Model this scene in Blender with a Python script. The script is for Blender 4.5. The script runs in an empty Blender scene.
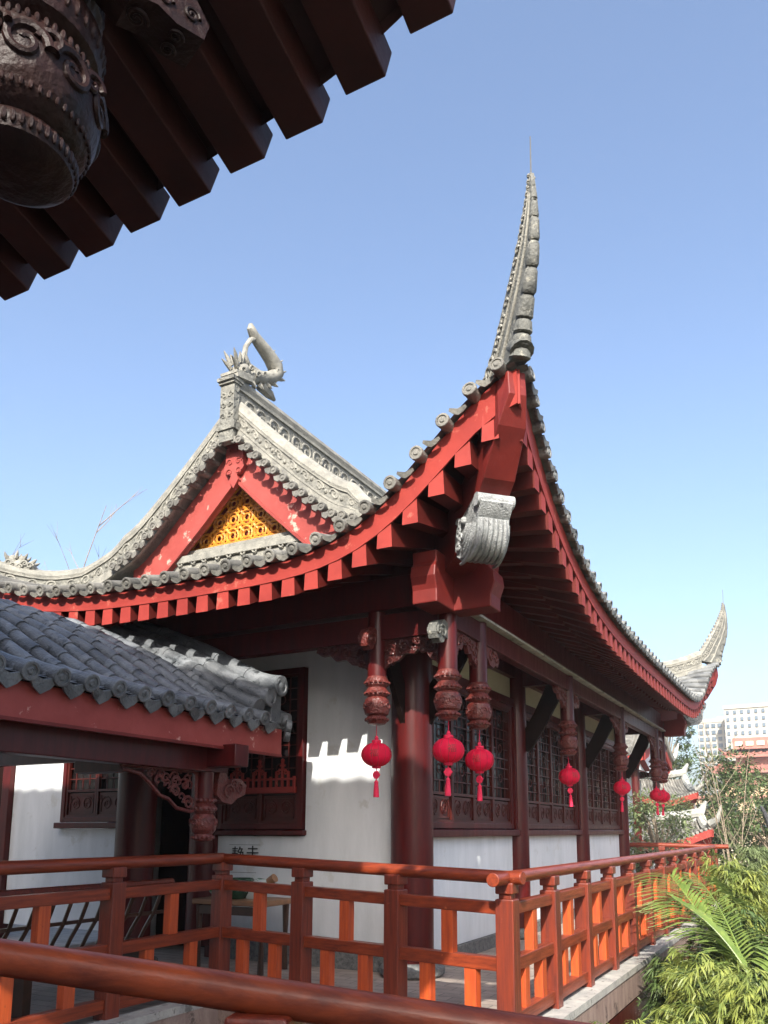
import bpy, math, random
from mathutils import Vector, Matrix
random.seed(7)
C = bpy.context.scene.collection
PI = math.pi
V = Vector

# ------------------------------------------------------------------ materials
def pm(name, c1, c2=None, scale=3.0, rough=0.6, bump=0.0, bscale=40.0, stretch=(1,1,1), coat=0.0,
       rvar=0.0, spec=0.5, wear=None, wscale=6.0, wthr=0.62, voro=0.0, trans=0.0, detail=6.0, bdist=0.02, cell=0.0):
    m = bpy.data.materials.new(name); m.use_nodes = True
    nt = m.node_tree; N = nt.nodes; L = nt.links
    b = N['Principled BSDF']; b.inputs['Roughness'].default_value = rough
    b.inputs['Specular IOR Level'].default_value = spec
    b.inputs['Coat Weight'].default_value = coat; b.inputs['Coat Roughness'].default_value = 0.12
    tc = N.new('ShaderNodeTexCoord'); mp = N.new('ShaderNodeMapping'); mp.inputs['Scale'].default_value = stretch
    L.new(tc.outputs['Object'], mp.inputs['Vector'])
    col = None
    if c2 is None: c2 = tuple(min(1, x*0.7) for x in c1)
    n1 = N.new('ShaderNodeTexNoise'); n1.inputs['Scale'].default_value = scale; n1.inputs['Detail'].default_value = detail
    n1.inputs['Roughness'].default_value = 0.65
    L.new(mp.outputs['Vector'], n1.inputs['Vector'])
    r = N.new('ShaderNodeValToRGB'); r.color_ramp.elements[0].position = 0.32; r.color_ramp.elements[1].position = 0.68
    r.color_ramp.elements[0].color = (*c1, 1); r.color_ramp.elements[1].color = (*c2, 1)
    L.new(n1.outputs['Fac'], r.inputs['Fac']); col = r.outputs['Color']
    if wear:
        n2 = N.new('ShaderNodeTexNoise'); n2.inputs['Scale'].default_value = wscale; n2.inputs['Detail'].default_value = 9
        n2.inputs['Roughness'].default_value = 0.7
        L.new(tc.outputs['Object'], n2.inputs['Vector'])
        r2 = N.new('ShaderNodeValToRGB'); r2.color_ramp.elements[0].position = wthr; r2.color_ramp.elements[1].position = wthr+0.05
        r2.color_ramp.elements[0].color = (0,0,0,1); r2.color_ramp.elements[1].color = (1,1,1,1)
        L.new(n2.outputs['Fac'], r2.inputs['Fac'])
        mx = N.new('ShaderNodeMix'); mx.data_type = 'RGBA'
        L.new(r2.outputs['Color'], mx.inputs['Factor']); L.new(col, mx.inputs['A']); mx.inputs['B'].default_value = (*wear, 1)
        col = mx.outputs['Result']
    if cell:
        vo = N.new('ShaderNodeTexVoronoi'); vo.inputs['Scale'].default_value = cell; L.new(tc.outputs['Object'], vo.inputs['Vector'])
        sx_ = N.new('ShaderNodeSeparateColor'); L.new(vo.outputs['Color'], sx_.inputs['Color'])
        mr2 = N.new('ShaderNodeMapRange'); mr2.inputs['To Min'].default_value = 0.62; mr2.inputs['To Max'].default_value = 1.25; L.new(sx_.outputs['Red'], mr2.inputs['Value'])
        vm = N.new('ShaderNodeVectorMath'); vm.operation = 'SCALE'; L.new(col, vm.inputs[0]); L.new(mr2.outputs['Result'], vm.inputs['Scale']); col = vm.outputs['Vector']
    L.new(col, b.inputs['Base Color'])
    if rvar:
        mr = N.new('ShaderNodeMapRange'); mr.inputs['To Min'].default_value = max(0.03, rough-rvar); mr.inputs['To Max'].default_value = min(1, rough+rvar)
        mr.inputs['From Min'].default_value = 0.3; mr.inputs['From Max'].default_value = 0.7
        L.new(n1.outputs['Fac'], mr.inputs['Value']); L.new(mr.outputs['Result'], b.inputs['Roughness'])
    if bump:
        bn = N.new('ShaderNodeBump'); bn.inputs['Strength'].default_value = bump; bn.inputs['Distance'].default_value = bdist
        if voro:
            t = N.new('ShaderNodeTexVoronoi'); t.feature = 'SMOOTH_F1'; t.inputs['Scale'].default_value = voro
            nn = N.new('ShaderNodeTexNoise'); nn.inputs['Scale'].default_value = voro*0.6
            ad = N.new('ShaderNodeMix'); ad.data_type = 'VECTOR'; ad.inputs['Factor'].default_value = 0.18
            L.new(tc.outputs['Object'], nn.inputs['Vector']); L.new(tc.outputs['Object'], ad.inputs['A']); L.new(nn.outputs['Color'], ad.inputs['B'])
            L.new(ad.outputs['Result'], t.inputs['Vector']); L.new(t.outputs['Distance'], bn.inputs['Height'])
        else:
            t = N.new('ShaderNodeTexNoise'); t.inputs['Scale'].default_value = bscale; t.inputs['Detail'].default_value = 5
            L.new(mp.outputs['Vector'], t.inputs['Vector']); L.new(t.outputs['Fac'], bn.inputs['Height'])
        L.new(bn.outputs['Normal'], b.inputs['Normal'])
    if trans:
        out = N['Material Output']; tr = N.new('ShaderNodeBsdfTranslucent'); ms = N.new('ShaderNodeMixShader')
        ms.inputs['Fac'].default_value = trans
        L.new(col, tr.inputs['Color']); L.new(b.outputs['BSDF'], ms.inputs[1]); L.new(tr.outputs['BSDF'], ms.inputs[2])
        L.new(ms.outputs['Shader'], out.inputs['Surface'])
    return m

M = {}
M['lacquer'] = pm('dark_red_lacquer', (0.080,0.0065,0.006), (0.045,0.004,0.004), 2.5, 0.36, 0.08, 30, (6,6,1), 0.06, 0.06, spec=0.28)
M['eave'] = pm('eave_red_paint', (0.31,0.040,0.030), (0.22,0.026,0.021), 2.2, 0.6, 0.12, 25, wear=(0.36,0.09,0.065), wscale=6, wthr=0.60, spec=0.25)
M['barge'] = pm('weathered_red_paint', (0.32,0.066,0.056), (0.25,0.044,0.038), 3, 0.6, 0.15, 20, wear=(0.55,0.30,0.25), wscale=4.5, wthr=0.615, spec=0.25)
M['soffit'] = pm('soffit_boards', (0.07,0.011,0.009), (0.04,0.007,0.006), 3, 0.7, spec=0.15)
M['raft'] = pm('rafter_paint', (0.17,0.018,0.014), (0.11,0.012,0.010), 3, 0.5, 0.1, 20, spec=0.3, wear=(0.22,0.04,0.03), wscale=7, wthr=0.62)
M['raft_shade'] = pm('shaded_rafter_paint', (0.115,0.013,0.010), (0.065,0.008,0.006), 3, 0.6, spec=0.2)  # shade on the rafter undersides is put into this darker base colour
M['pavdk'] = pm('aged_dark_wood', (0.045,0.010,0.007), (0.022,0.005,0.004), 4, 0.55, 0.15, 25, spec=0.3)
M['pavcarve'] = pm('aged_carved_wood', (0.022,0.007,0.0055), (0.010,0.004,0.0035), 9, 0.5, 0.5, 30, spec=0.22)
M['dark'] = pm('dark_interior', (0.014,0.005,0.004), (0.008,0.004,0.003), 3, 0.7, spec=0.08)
M['rail'] = pm('varnished_rail_wood', (0.19,0.026,0.012), (0.105,0.014,0.008), 2.2, 0.32, 0.06, 40, (5,5,5), 0.25, 0.08)
M['railx'] = pm('varnished_log', (0.26,0.052,0.017), (0.09,0.017,0.008), 2.2, 0.42, 0.10, 14, (0.9,8,8), 0.12, 0.10, wear=(0.13,0.035,0.018), wscale=26, wthr=0.66, spec=0.35)
M['rail_y'] = pm('varnished_rail_wood_lengthwise', (0.25,0.042,0.013), (0.095,0.014,0.006), 2.6, 0.42, 0.18, 26, (14,0.9,14), 0.15, 0.10, wear=(0.33,0.085,0.03), wscale=16, wthr=0.64, spec=0.35)
M['rail_x'] = pm('varnished_rail_wood_crosswise', (0.25,0.042,0.013), (0.095,0.014,0.006), 2.6, 0.42, 0.18, 26, (0.9,14,14), 0.15, 0.10, wear=(0.33,0.085,0.03), wscale=16, wthr=0.64, spec=0.35)
M['post'] = pm('varnished_post_wood', (0.19,0.029,0.011), (0.075,0.011,0.006), 2.6, 0.42, 0.18, 26, (14,14,0.9), 0.12, 0.10, wear=(0.26,0.06,0.028), wscale=18, wthr=0.65)
M['balu'] = pm('orange_baluster_wood', (0.50,0.085,0.018), (0.30,0.040,0.011), 2.6, 0.42, 0.2, 26, (14,14,0.9), 0.08, 0.10, wear=(0.18,0.03,0.012), wscale=18, wthr=0.65)
M['tile'] = pm('grey_roof_tile', (0.085,0.092,0.098), (0.20,0.205,0.20), 4, 0.68, 0.5, 50, rvar=0.1, wear=(0.30,0.29,0.255), wscale=9, wthr=0.6, cell=4.5)
M['tilelow'] = pm('blue_grey_roof_tile', (0.065,0.072,0.080), (0.165,0.175,0.185), 5, 0.45, 0.5, 50, rvar=0.12, wear=(0.035,0.040,0.044), wscale=7, wthr=0.58, cell=4.2)
M['tilewarm'] = pm('weathered_tile', (0.10,0.098,0.09), (0.20,0.19,0.165), 5, 0.75, 0.5, 50, wear=(0.10,0.10,0.09), wscale=12, wthr=0.60, cell=4.5)
M['ridge'] = pm('carved_ridge_stone', (0.30,0.29,0.25), (0.15,0.147,0.13), 7, 0.8, 0.5, 60, wear=(0.13,0.13,0.12), wscale=10, wthr=0.6)
M['ridgec'] = pm('carved_ridge_relief', (0.22,0.215,0.185), (0.10,0.10,0.09), 9, 0.8, 0.9, 60, voro=16, bdist=0.03)
M['horn'] = pm('dark_ridge_stone', (0.145,0.145,0.13), (0.065,0.068,0.063), 8, 0.75, 0.8, 40, wear=(0.26,0.25,0.21), wscale=9, wthr=0.58)
M['hgrey'] = pm('pale_grey_carving', (0.36,0.37,0.37), (0.17,0.18,0.18), 6, 0.65, 0.7, 60, wear=(0.10,0.105,0.11), wscale=14, wthr=0.58)
M['carve'] = pm('carved_red_wood', (0.15,0.026,0.020), (0.06,0.011,0.009), 22, 0.45, 0.5, 40, voro=30, bdist=0.02)
M['carvedk'] = pm('dark_carved_wood', (0.075,0.014,0.012), (0.03,0.008,0.007), 18, 0.35, 0.7, 40, voro=24)
M['gold'] = pm('gilded_lattice', (0.72,0.30,0.030), (0.42,0.15,0.02), 12, 0.42, 0.3, 40)
M['white'] = pm('white_plaster', (0.70,0.715,0.73), (0.57,0.59,0.60), 1.6, 0.85, 0.12, 30, (2.2,2.2,0.45), wear=(0.56,0.565,0.55), wscale=1.8, wthr=0.585)
M['cream'] = pm('cream_board', (0.62,0.56,0.42), (0.55,0.49,0.36), 3, 0.8)
M['lattice'] = pm('lattice_wood', (0.075,0.011,0.008), (0.040,0.007,0.005), 8, 0.4, spec=0.3)
M['glass'] = pm('dark_window_pane', (0.008,0.006,0.007), (0.014,0.010,0.010), 3, 0.2, spec=0.25)
M['stone'] = pm('speckled_stone', (0.19,0.19,0.18), (0.06,0.062,0.062), 28, 0.7, 0.3, 60)
M['kerb'] = pm('concrete_kerb', (0.42,0.40,0.36), (0.24,0.235,0.22), 5, 0.8, 0.35, 40, wear=(0.13,0.125,0.115), wscale=8, wthr=0.57)
M['kerbface'] = pm('stained_kerb_face', (0.30,0.22,0.185), (0.19,0.125,0.105), 4, 0.7, 0.3, 40, (3,3,1), wear=(0.10,0.07,0.06), wscale=5, wthr=0.58)
M['bark'] = pm('bark', (0.30,0.24,0.17), (0.16,0.125,0.09), 14, 0.85, 0.5, 50)
M['lantern'] = pm('red_lantern_cloth', (0.90,0.014,0.085), (0.72,0.010,0.055), 6, 0.6, 0.2, 60, trans=0.4, spec=0.25)
M['tassel'] = pm('red_tassel', (0.72,0.012,0.07), (0.55,0.008,0.05), 20, 0.7, 0.5, 60)
M['lmark'] = pm('lantern_lettering', (0.34,0.02,0.03), (0.28,0.015,0.02), 20, 0.6)
M['ink'] = pm('ink', (0.02,0.02,0.02), (0.015,0.015,0.015), 20, 0.8)
M['metal'] = pm('dull_metal', (0.12,0.12,0.11), (0.08,0.08,0.08), 20, 0.5)
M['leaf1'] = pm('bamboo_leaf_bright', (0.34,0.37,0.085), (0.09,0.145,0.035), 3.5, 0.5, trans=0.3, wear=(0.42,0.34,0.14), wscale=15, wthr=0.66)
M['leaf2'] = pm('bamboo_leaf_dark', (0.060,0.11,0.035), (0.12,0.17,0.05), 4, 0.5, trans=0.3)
M['palm'] = pm('palm_leaf', (0.25,0.33,0.08), (0.12,0.19,0.045), 5, 0.42, trans=0.3, wear=(0.45,0.36,0.10), wscale=14, wthr=0.62)
M['tree'] = pm('tree_leaf', (0.10,0.145,0.045), (0.055,0.09,0.03), 1.5, 0.6, trans=0.25)
M['treel'] = pm('pale_tree_leaf', (0.20,0.25,0.10), (0.12,0.16,0.07), 2, 0.6, trans=0.3)
M['porc'] = pm('glazed_porcelain', (0.62,0.66,0.64), (0.50,0.55,0.52), 4, 0.12, wear=(0.02,0.22,0.08), wscale=7, wthr=0.53)
M['porcd'] = pm('dark_glazed_porcelain', (0.03,0.10,0.05), (0.02,0.03,0.025), 9, 0.12, wear=(0.45,0.50,0.42), wscale=12, wthr=0.6)
M['btan'] = pm('tan_wood', (0.30,0.15,0.07), (0.2,0.1,0.05), 8, 0.5)
M['dwood'] = pm('dark_brown_wood', (0.075,0.035,0.02), (0.035,0.018,0.012), 6, 0.35)
M['tower'] = pm('pale_tower_cladding', (0.36,0.345,0.30), (0.31,0.30,0.26), 0.05, 0.8)
M['towerb'] = pm('grey_tower_side', (0.42,0.43,0.42), (0.38,0.39,0.39), 0.05, 0.8)
M['tglass'] = pm('tower_window_glass', (0.10,0.14,0.18), (0.06,0.09,0.12), 0.2, 0.35)
M['ochre'] = pm('ochre_render', (0.55,0.40,0.26), (0.48,0.35,0.23), 0.3, 0.85)
M['rroof'] = pm('red_brown_roof', (0.36,0.15,0.11), (0.25,0.10,0.08), 0.8, 0.7)
M['palestone'] = pm('pale_weathered_stone', (0.42,0.42,0.38), (0.20,0.205,0.19), 3, 0.8, 0.5, 15)
M['blackroof'] = pm('black_tile', (0.03,0.03,0.034), (0.06,0.06,0.065), 5, 0.5, 0.4, 20)
M['soil'] = pm('garden_soil', (0.05,0.055,0.03), (0.09,0.08,0.05), 2, 0.95, 0.5, 8)

def brick_mat(name, c1, c2, mortar, w, h, scale=1.0, rot=0.0):
    m = bpy.data.materials.new(name); m.use_nodes = True; nt = m.node_tree; N = nt.nodes; L = nt.links
    b = N['Principled BSDF']; b.inputs['Roughness'].default_value = 0.75
    tc = N.new('ShaderNodeTexCoord'); mp = N.new('ShaderNodeMapping'); mp.inputs['Rotation'].default_value = (0,0,rot)
    br = N.new('ShaderNodeTexBrick'); br.inputs['Scale'].default_value = scale
    br.inputs['Color1'].default_value = (*c1,1); br.inputs['Color2'].default_value = (*c2,1); br.inputs['Mortar'].default_value = (*mortar,1)
    br.inputs['Brick Width'].default_value = w; br.inputs['Row Height'].default_value = h; br.inputs['Mortar Size'].default_value = 0.006
    L.new(tc.outputs['Object'], mp.inputs['Vector']); L.new(mp.outputs['Vector'], br.inputs['Vector'])
    n = N.new('ShaderNodeTexNoise'); n.inputs['Scale'].default_value = 6; n.inputs['Detail'].default_value = 6
    mx = N.new('ShaderNodeMix'); mx.data_type = 'RGBA'; mx.blend_type = 'MULTIPLY'; mx.inputs['Factor'].default_value = 0.55
    L.new(tc.outputs['Object'], n.inputs['Vector']); L.new(br.outputs['Color'], mx.inputs['A']); L.new(n.outputs['Fac'], mx.inputs['B'])
    L.new(mx.outputs['Result'], b.inputs['Base Color'])
    bp = N.new('ShaderNodeBump'); bp.inputs['Strength'].default_value = 0.3; bp.inputs['Distance'].default_value = 0.01
    L.new(br.outputs['Fac'], bp.inputs['Height']); bp.invert = True; L.new(bp.outputs['Normal'], b.inputs['Normal'])
    return m
M['floor'] = brick_mat('brick_paving', (0.50,0.40,0.33), (0.40,0.33,0.28), (0.22,0.19,0.17), 0.3, 0.15)

# ------------------------------------------------------------------ mesh builder
def frame(d, up=V((0,0,1))):
    d = V(d).normalized(); up = V(up)
    s = d.cross(up)
    if s.length < 1e-5: s = d.cross(V((0,1,0)))
    s.normalize(); u = s.cross(d).normalized()
    return d, s, u
class B:
    def __init__(self): self.v = []; self.f = []
    def add(self, vs, fs):
        n = len(self.v); self.v += [V(p) for p in vs]; self.f += [[i+n for i in f] for f in fs]
    def box(self, c, s, rz=0.0):
        c = V(c); x, y, z = s[0]/2, s[1]/2, s[2]/2
        R = Matrix.Rotation(rz, 3, 'Z')
        vs = [c + R @ V((a*x, b*y, d*z)) for d in (-1,1) for a, b in ((-1,-1),(1,-1),(1,1),(-1,1))]
        self.add(vs, [(0,3,2,1),(4,5,6,7),(0,1,5,4),(1,2,6,5),(2,3,7,6),(3,0,4,7)])
    def lohi(self, a, b):
        a = V(a); b = V(b); self.box((a+b)/2, tuple(abs(b[i]-a[i]) for i in range(3)))
    def beam(self, p0, p1, w, h, up=(0,0,1)):
        p0 = V(p0); p1 = V(p1); d, s, u = frame(p1-p0, up)
        vs = [p + s*a*w/2 + u*b*h/2 for p in (p0, p1) for a, b in ((-1,-1),(1,-1),(1,1),(-1,1))]
        self.add(vs, [(0,3,2,1),(4,5,6,7),(0,1,5,4),(1,2,6,5),(2,3,7,6),(3,0,4,7)])
    def tube(self, path, r, n=8, up=(0,0,1), cap=True):
        path = [V(p) for p in path]; k = len(path)
        rs = r if isinstance(r, (list, tuple)) else [r]*k
        vs = []
        for i, p in enumerate(path):
            d = path[min(i+1,k-1)] - path[max(i-1,0)]
            _, s, u = frame(d, up)
            for j in range(n):
                a = 2*PI*j/n; vs.append(p + (s*math.cos(a)+u*math.sin(a))*rs[i])
        fs = [(i*n+j, i*n+(j+1)%n, (i+1)*n+(j+1)%n, (i+1)*n+j) for i in range(k-1) for j in range(n)]
        if cap: fs += [tuple(range(n-1,-1,-1)), tuple(range((k-1)*n, k*n))]
        self.add(vs, fs)
    def lathe(self, c, prof, n=20, ribs=0, amp=0.0):
        c = V(c); vs = []
        for r, z in prof:
            for j in range(n):
                a = 2*PI*j/n; q = r*(1 - amp*abs(math.sin(ribs*a/2))) if ribs else r
                vs.append(c + V((q*math.cos(a), q*math.sin(a), z)))
        k = len(prof)
        fs = [(i*n+j, i*n+(j+1)%n, (i+1)*n+(j+1)%n, (i+1)*n+j) for i in range(k-1) for j in range(n)]
        fs += [tuple(range(n-1,-1,-1)), tuple(range((k-1)*n, k*n))]
        self.add(vs, fs)
    def prism(self, poly, o, u, v, th):
        o = V(o); u = V(u).normalized(); v = V(v).normalized(); w = u.cross(v)
        n = len(poly)
        vs = [o + u*a + v*b + w*t for t in (-th/2, th/2) for a, b in poly]
        fs = [tuple(range(n-1,-1,-1)), tuple(range(n,2*n))] + [(i,(i+1)%n,n+(i+1)%n,n+i) for i in range(n)]
        self.add(vs, fs)
    def band(self, bot, top, th):
        """a curved wall: bottom and top curves in 3d, thickness th (value or list)"""
        k = len(bot); ths = th if isinstance(th, (list,tuple)) else [th]*k
        vs = []
        for i in range(k):
            d = V(bot[min(i+1,k-1)]) - V(bot[max(i-1,0)]); d.z = 0
            if d.length < 1e-4: d = V(top[0]) - V(bot[0]); d = V((1,-1,0))
            s = d.normalized().cross(V((0,0,1))); h = s*ths[i]/2
            vs += [V(bot[i])-h, V(bot[i])+h, V(top[i])+h, V(top[i])-h]
        fs = [(i*4+j, i*4+(j+1)%4, (i+1)*4+(j+1)%4, (i+1)*4+j) for i in range(k-1) for j in range(4)]
        fs += [(3,2,1,0), tuple(range((k-1)*4, k*4))]
        self.add(vs, fs)
    def disc(self, c, nrm, r, th=0.03, n=12, hub=True):
        c = V(c); d, sv, uv = frame(V(nrm))
        prof = [(r,-th),(r,0),(r*0.93,0.005),(r*0.70,0.005),(r*0.66,-0.004),(r*0.42,-0.004),(r*0.28,0.006)] if hub else [(r,-th),(r,0)]
        vs = [c + d*z + (sv*math.cos(2*PI*q/n)+uv*math.sin(2*PI*q/n))*rr for rr, z in prof for q in range(n)]
        k = len(prof)
        fs = [(i*n+q, i*n+(q+1)%n, (i+1)*n+(q+1)%n, (i+1)*n+q) for i in range(k-1) for q in range(n)]
        fs += [tuple(range(n-1,-1,-1)), tuple(range((k-1)*n, k*n))]
        self.add(vs, fs)
    def scroll(self, c, u, v, size, r=0.012, turns=1.4, flip=1, n=6, pts=16):
        c = V(c); u = V(u).normalized(); v = V(v).normalized(); path = []
        for i in range(pts+1):
            t = i/pts; a = turns*2*PI*t; rr = size*(1-0.85*t)
            path.append(c + u*math.cos(a)*rr*flip + v*math.sin(a)*rr)
        self.tube(path, [r*(1-0.4*i/pts) for i in range(pts+1)], n, up=u.cross(v))
    def ball(self, c, r, n=10, m=7, sc=(1,1,1)):
        c = V(c)
        prof = [(max(1e-4,r*math.sin(PI*i/m)), -r*math.cos(PI*i/m)) for i in range(m+1)]
        b = B(); b.lathe((0,0,0), prof, n)
        self.add([c + V((p.x*sc[0], p.y*sc[1], p.z*sc[2])) for p in b.v], b.f)
    def build(self, name, mat, parent=None, smooth=True, bevel=0.0, ang=35, label=None, **kw):
        me = bpy.data.meshes.new(name)
        off = V((0,0,0))
        p = parent
        while p is not None: off += p.location; p = p.parent
        me.from_pydata([tuple(q-off) for q in self.v], [], self.f); me.update()
        me.materials.append(M[mat] if isinstance(mat, str) else mat)
        if smooth and len(me.polygons):
            me.polygons.foreach_set('use_smooth', [True]*len(me.polygons))
            me.set_sharp_from_angle(angle=math.radians(ang))
        o = bpy.data.objects.new(name, me); C.objects.link(o)
        if parent is not None: o.parent = parent
        if bevel:
            bv = o.modifiers.new('Bevel','BEVEL'); bv.width = bevel; bv.segments = 2; bv.limit_method = 'ANGLE'; bv.angle_limit = math.radians(40)
        if label: o['label'] = label
        for k, w in kw.items(): o[k] = w
        return o

def tag(o, label=None, cat=None, group=None, kind=None):
    for k, w in (('label',label),('category',cat),('group',group),('kind',kind)):
        if w: o[k] = w
    return o
def thing(name, loc, label, cat, group=None):
    o = bpy.data.objects.new(name, None); C.objects.link(o); o.location = loc; o.empty_display_size = 0.2
    return tag(o, label, cat, group)
def copy_tree(o, parent=None):
    c = o.copy(); C.objects.link(c)
    if parent is not None: c.parent = parent
    for ch in list(o.children): copy_tree(ch, c)
    return c
def lerp(pts, x):
    if x <= pts[0][0]: return pts[0][1]
    for (a, p), (b, q) in zip(pts, pts[1:]):
        if x <= b:
            t = (x-a)/(b-a); return p + (q-p)*t
    return pts[-1][1]
def arange(a, b, s):
    out = []; n = int((b-a)/s + 1e-6)
    for i in range(n+1): out.append(a+i*s)
    return out

# ------------------------------------------------------------------ the hall roof
XR, XL, YN, YF = -2.0, -10.6, 5.9, 19.75
XC = (XR+XL)/2
PROF = [(0,0),(0.7,0.25),(1.4,0.50),(2.1,0.70),(2.75,0.95),(3.25,1.36),(3.8,1.86),(4.3,2.35)]
Z0 = 4.03
class Edge:
    """one side of the eave: s runs along it from a corner, t runs up the slope"""
    def __init__(s, o, d, inn, L, La, Lb, pa=1.5, pb=1.5):
        s.o = V(o); s.d = V(d); s.i = V(inn); s.L = L; s.La = La; s.Lb = Lb; s.pa = pa; s.pb = pb
    def bump(s, a):
        return 1.25*(math.exp(-(max(0,a)/s.La)**s.pa) + math.exp(-(max(0,s.L-a)/s.Lb)**s.pb))
    def inset(s, a): return 0.22*(1-math.exp(-max(0,min(a, s.L-a))/1.0))
    def top(s, a): return Z0 + s.bump(a)
    def drop(s, a): return 0.13*math.exp(-(max(0,min(a, s.L-a))/1.5)**2)
    def P(s, a, t, dz=0.0):
        q = s.o + s.d*a + s.i*(s.inset(a)*(max(0,1-t/2.0)) + t)
        q.z = s.top(a) - s.bump(a)*(1-math.exp(-(max(0,t)/1.3)**1.3)) + lerp(PROF, t) + 0.05 + dz
        return q
ER = Edge((XR,YN,0), (0,1,0), (-1,0,0), YF-YN, 2.0, 1.55, 1.5, 1.9)
EF = Edge((XR,YN,0), (-1,0,0), (0,1,0), XR-XL, 1.22, 1.6, 1.9, 1.5)
EL = Edge((XL,YN,0), (0,1,0), (1,0,0), YF-YN, 2.0, 2.0)
EB = Edge((XR,YF,0), (-1,0,0), (0,-1,0), XR-XL, 2.0, 2.0)
GT = 1.62     # distance from eave tip line to the gable plane

def tmax(e, a):
    m = min(a, e.L-a)
    if e in (EF, EB): return min(m, GT)
    return m if m < GT else (XR-XC)
hall = thing('temple_hall', (-6.45, 13.0, 0.0), 'large red and white temple hall with upturned grey tiled roof and hanging posts', 'temple')

def tile_slope(e, name):
    OV = 0.155 if e is EF else 0.105
    pan = B(); rows = B(); ends = B()
    sp = 0.262; n = int(e.L/sp); sp = e.L/n
    ss = [e.L*i/(n*1) for i in range(n+1)]
    # pan sheet
    for i in range(n):
        a, b = ss[i], ss[i+1]; ta, tb = tmax(e,min(max(a,.001),e.L-.001)), tmax(e,min(max(b,.001),e.L-.001))
        K = 10
        for k in range(K):
            q = []
            for s_, tt in ((a,ta),(b,tb)):
                q.append([e.P(s_, tt*k/K - 0.09*(k==0)), e.P(s_, tt*(k+1)/K)])
            pan.add([q[0][0], q[1][0], q[1][1], q[0][1]], [(0,1,2,3)])
    for i in range(n):
        a = (ss[i]+ss[i+1])/2
        T = tmax(e, a)
        if T < 0.05: continue
        ts = arange(0, T, 0.28)
        if T - ts[-1] > 0.05: ts.append(T)
        for t0, t1 in zip(ts, ts[1:]):
            p0 = e.P(a, t0-OV*(t0==0), 0.006); p1 = e.P(a, t1+0.02, 0.02)
            rows.tube([p0, p1], [0.062, 0.055], 8)
        d = e.P(a,-0.05)-e.P(a,0.3); d.normalize()
        p = e.P(a, -OV, 0.006)
        ends.disc(p+d*0.012, d, 0.066)
        # drip tile between rows
        if i < n:
            c = e.P(ss[i+1] if i < n-1 else ss[i], -0.10, -0.012)
            g = e.d
            poly = [(-0.075,0.02),(-0.085,-0.005),(-0.05,-0.035),(0,-0.055),(0.05,-0.035),(0.085,-0.005),(0.075,0.02),(0,0.0)]
            ends.prism(poly, c - e.i*0.01, g, V((0,0,1))-e.i*0.25, 0.02)
    return pan, rows, ends
for e, mt in ((ER,'tile'),(EF,'tilewarm'),(EL,'tile'),(EB,'tile')):
    pan, rows, ends = tile_slope(e, '')
    pan.build('roof_pan', 'tile', hall)
    rows.build('roof_tiles', 'tile' if e is ER else 'tilewarm', hall, ang=50)
    ends.build('eave_tile_ends', 'tile' if e is ER else 'tilewarm', hall)

# soffit, fascia and rafters
NR = 0
extra = B()
for e in (EF, ER, EB, EL):
    so = B(); fa = B()
    n = int(e.L/0.2)
    prev = None
    for i in range(n+1):
        a = e.L*i/n; T = max(0.02, min(a, e.L-a, 1.75)); row = [e.P(a, 0.04+ (T-0.04)*k/5, -0.085) for k in range(6)]
        if prev:
            for k in range(5): so.add([prev[k], prev[k+1], row[k+1], row[k]], [(0,1,2,3)])
        prev = row
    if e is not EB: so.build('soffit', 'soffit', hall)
    prev = None
    vs = []; fs = []
    for i in range(n+1):
        a = e.L*i/n
        p = e.P(a, 0.0); o = -e.i
        z1 = p.z - 0.03; z0 = e.top(a) - 0.155 - e.drop(a)
        base = V((p.x,p.y,0)); 
        vs += [base+V((0,0,z0)), base+o*0.02+V((0,0,z0)), base+o*0.02+V((0,0,z1)), base+V((0,0,z1))]
        if i: fs += [(4*(i-1)+j, 4*(i-1)+(j+1)%4, 4*i+(j+1)%4, 4*i+j) for j in range(4)]
    fs += [(3,2,1,0), tuple(range(4*n,4*n+4))]
    fa.add(vs, fs)
    fa.build('fascia_board', 'eave', hall, smooth=False)
    sp = 0.262; n = int(e.L/sp); sp = e.L/n
    for i in range(1, n):
        a = sp*i
        m = min(a, e.L-a); T = min(m+0.05, 1.35)
        if T < 0.25: continue
        r = B()
        p0 = e.P(a, -0.012); p0.z = e.top(a)-0.215-e.drop(a)
        p1 = e.P(a, T, -0.17-e.drop(a))
        w = 0.158 if e is EF else 0.135
        # face is tapered: narrow at the top under the tiles
        up = V((0,0,1))
        h0, h1 = 0.235, 0.16
        sd = e.d
        vs = []
        for p, h in ((p0,h0),(p1,h1)):
            vs += [p - sd*w/2 - up*h/2, p + sd*w/2 - up*h/2, p + sd*w*0.42 + up*h/2, p - sd*w*0.42 + up*h/2]
        r.add(vs, [(0,3,2,1),(4,5,6,7),(0,1,5,4),(1,2,6,5),(2,3,7,6),(3,0,4,7)])
        vis = (e is EF) or (e is ER)
        if vis and NR < 100:
            NR += 1; ro = r.build('rafter', 'raft_shade', hall, smooth=False)
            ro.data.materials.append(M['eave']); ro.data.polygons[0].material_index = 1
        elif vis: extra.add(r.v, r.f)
        # lower row of rafters, set back
        T2 = min(m+0.02, 1.9)
        if T2 > 0.7 and e is not EB and e is not EL:
            p0 = e.P(a, 0.48, -0.30); p1 = e.P(a, T2, -0.33)
            extra.beam(p0, p1, 0.10, 0.13)
extra.build('inner_rafters', 'raft_shade', hall, smooth=False, kind='stuff')

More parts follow.
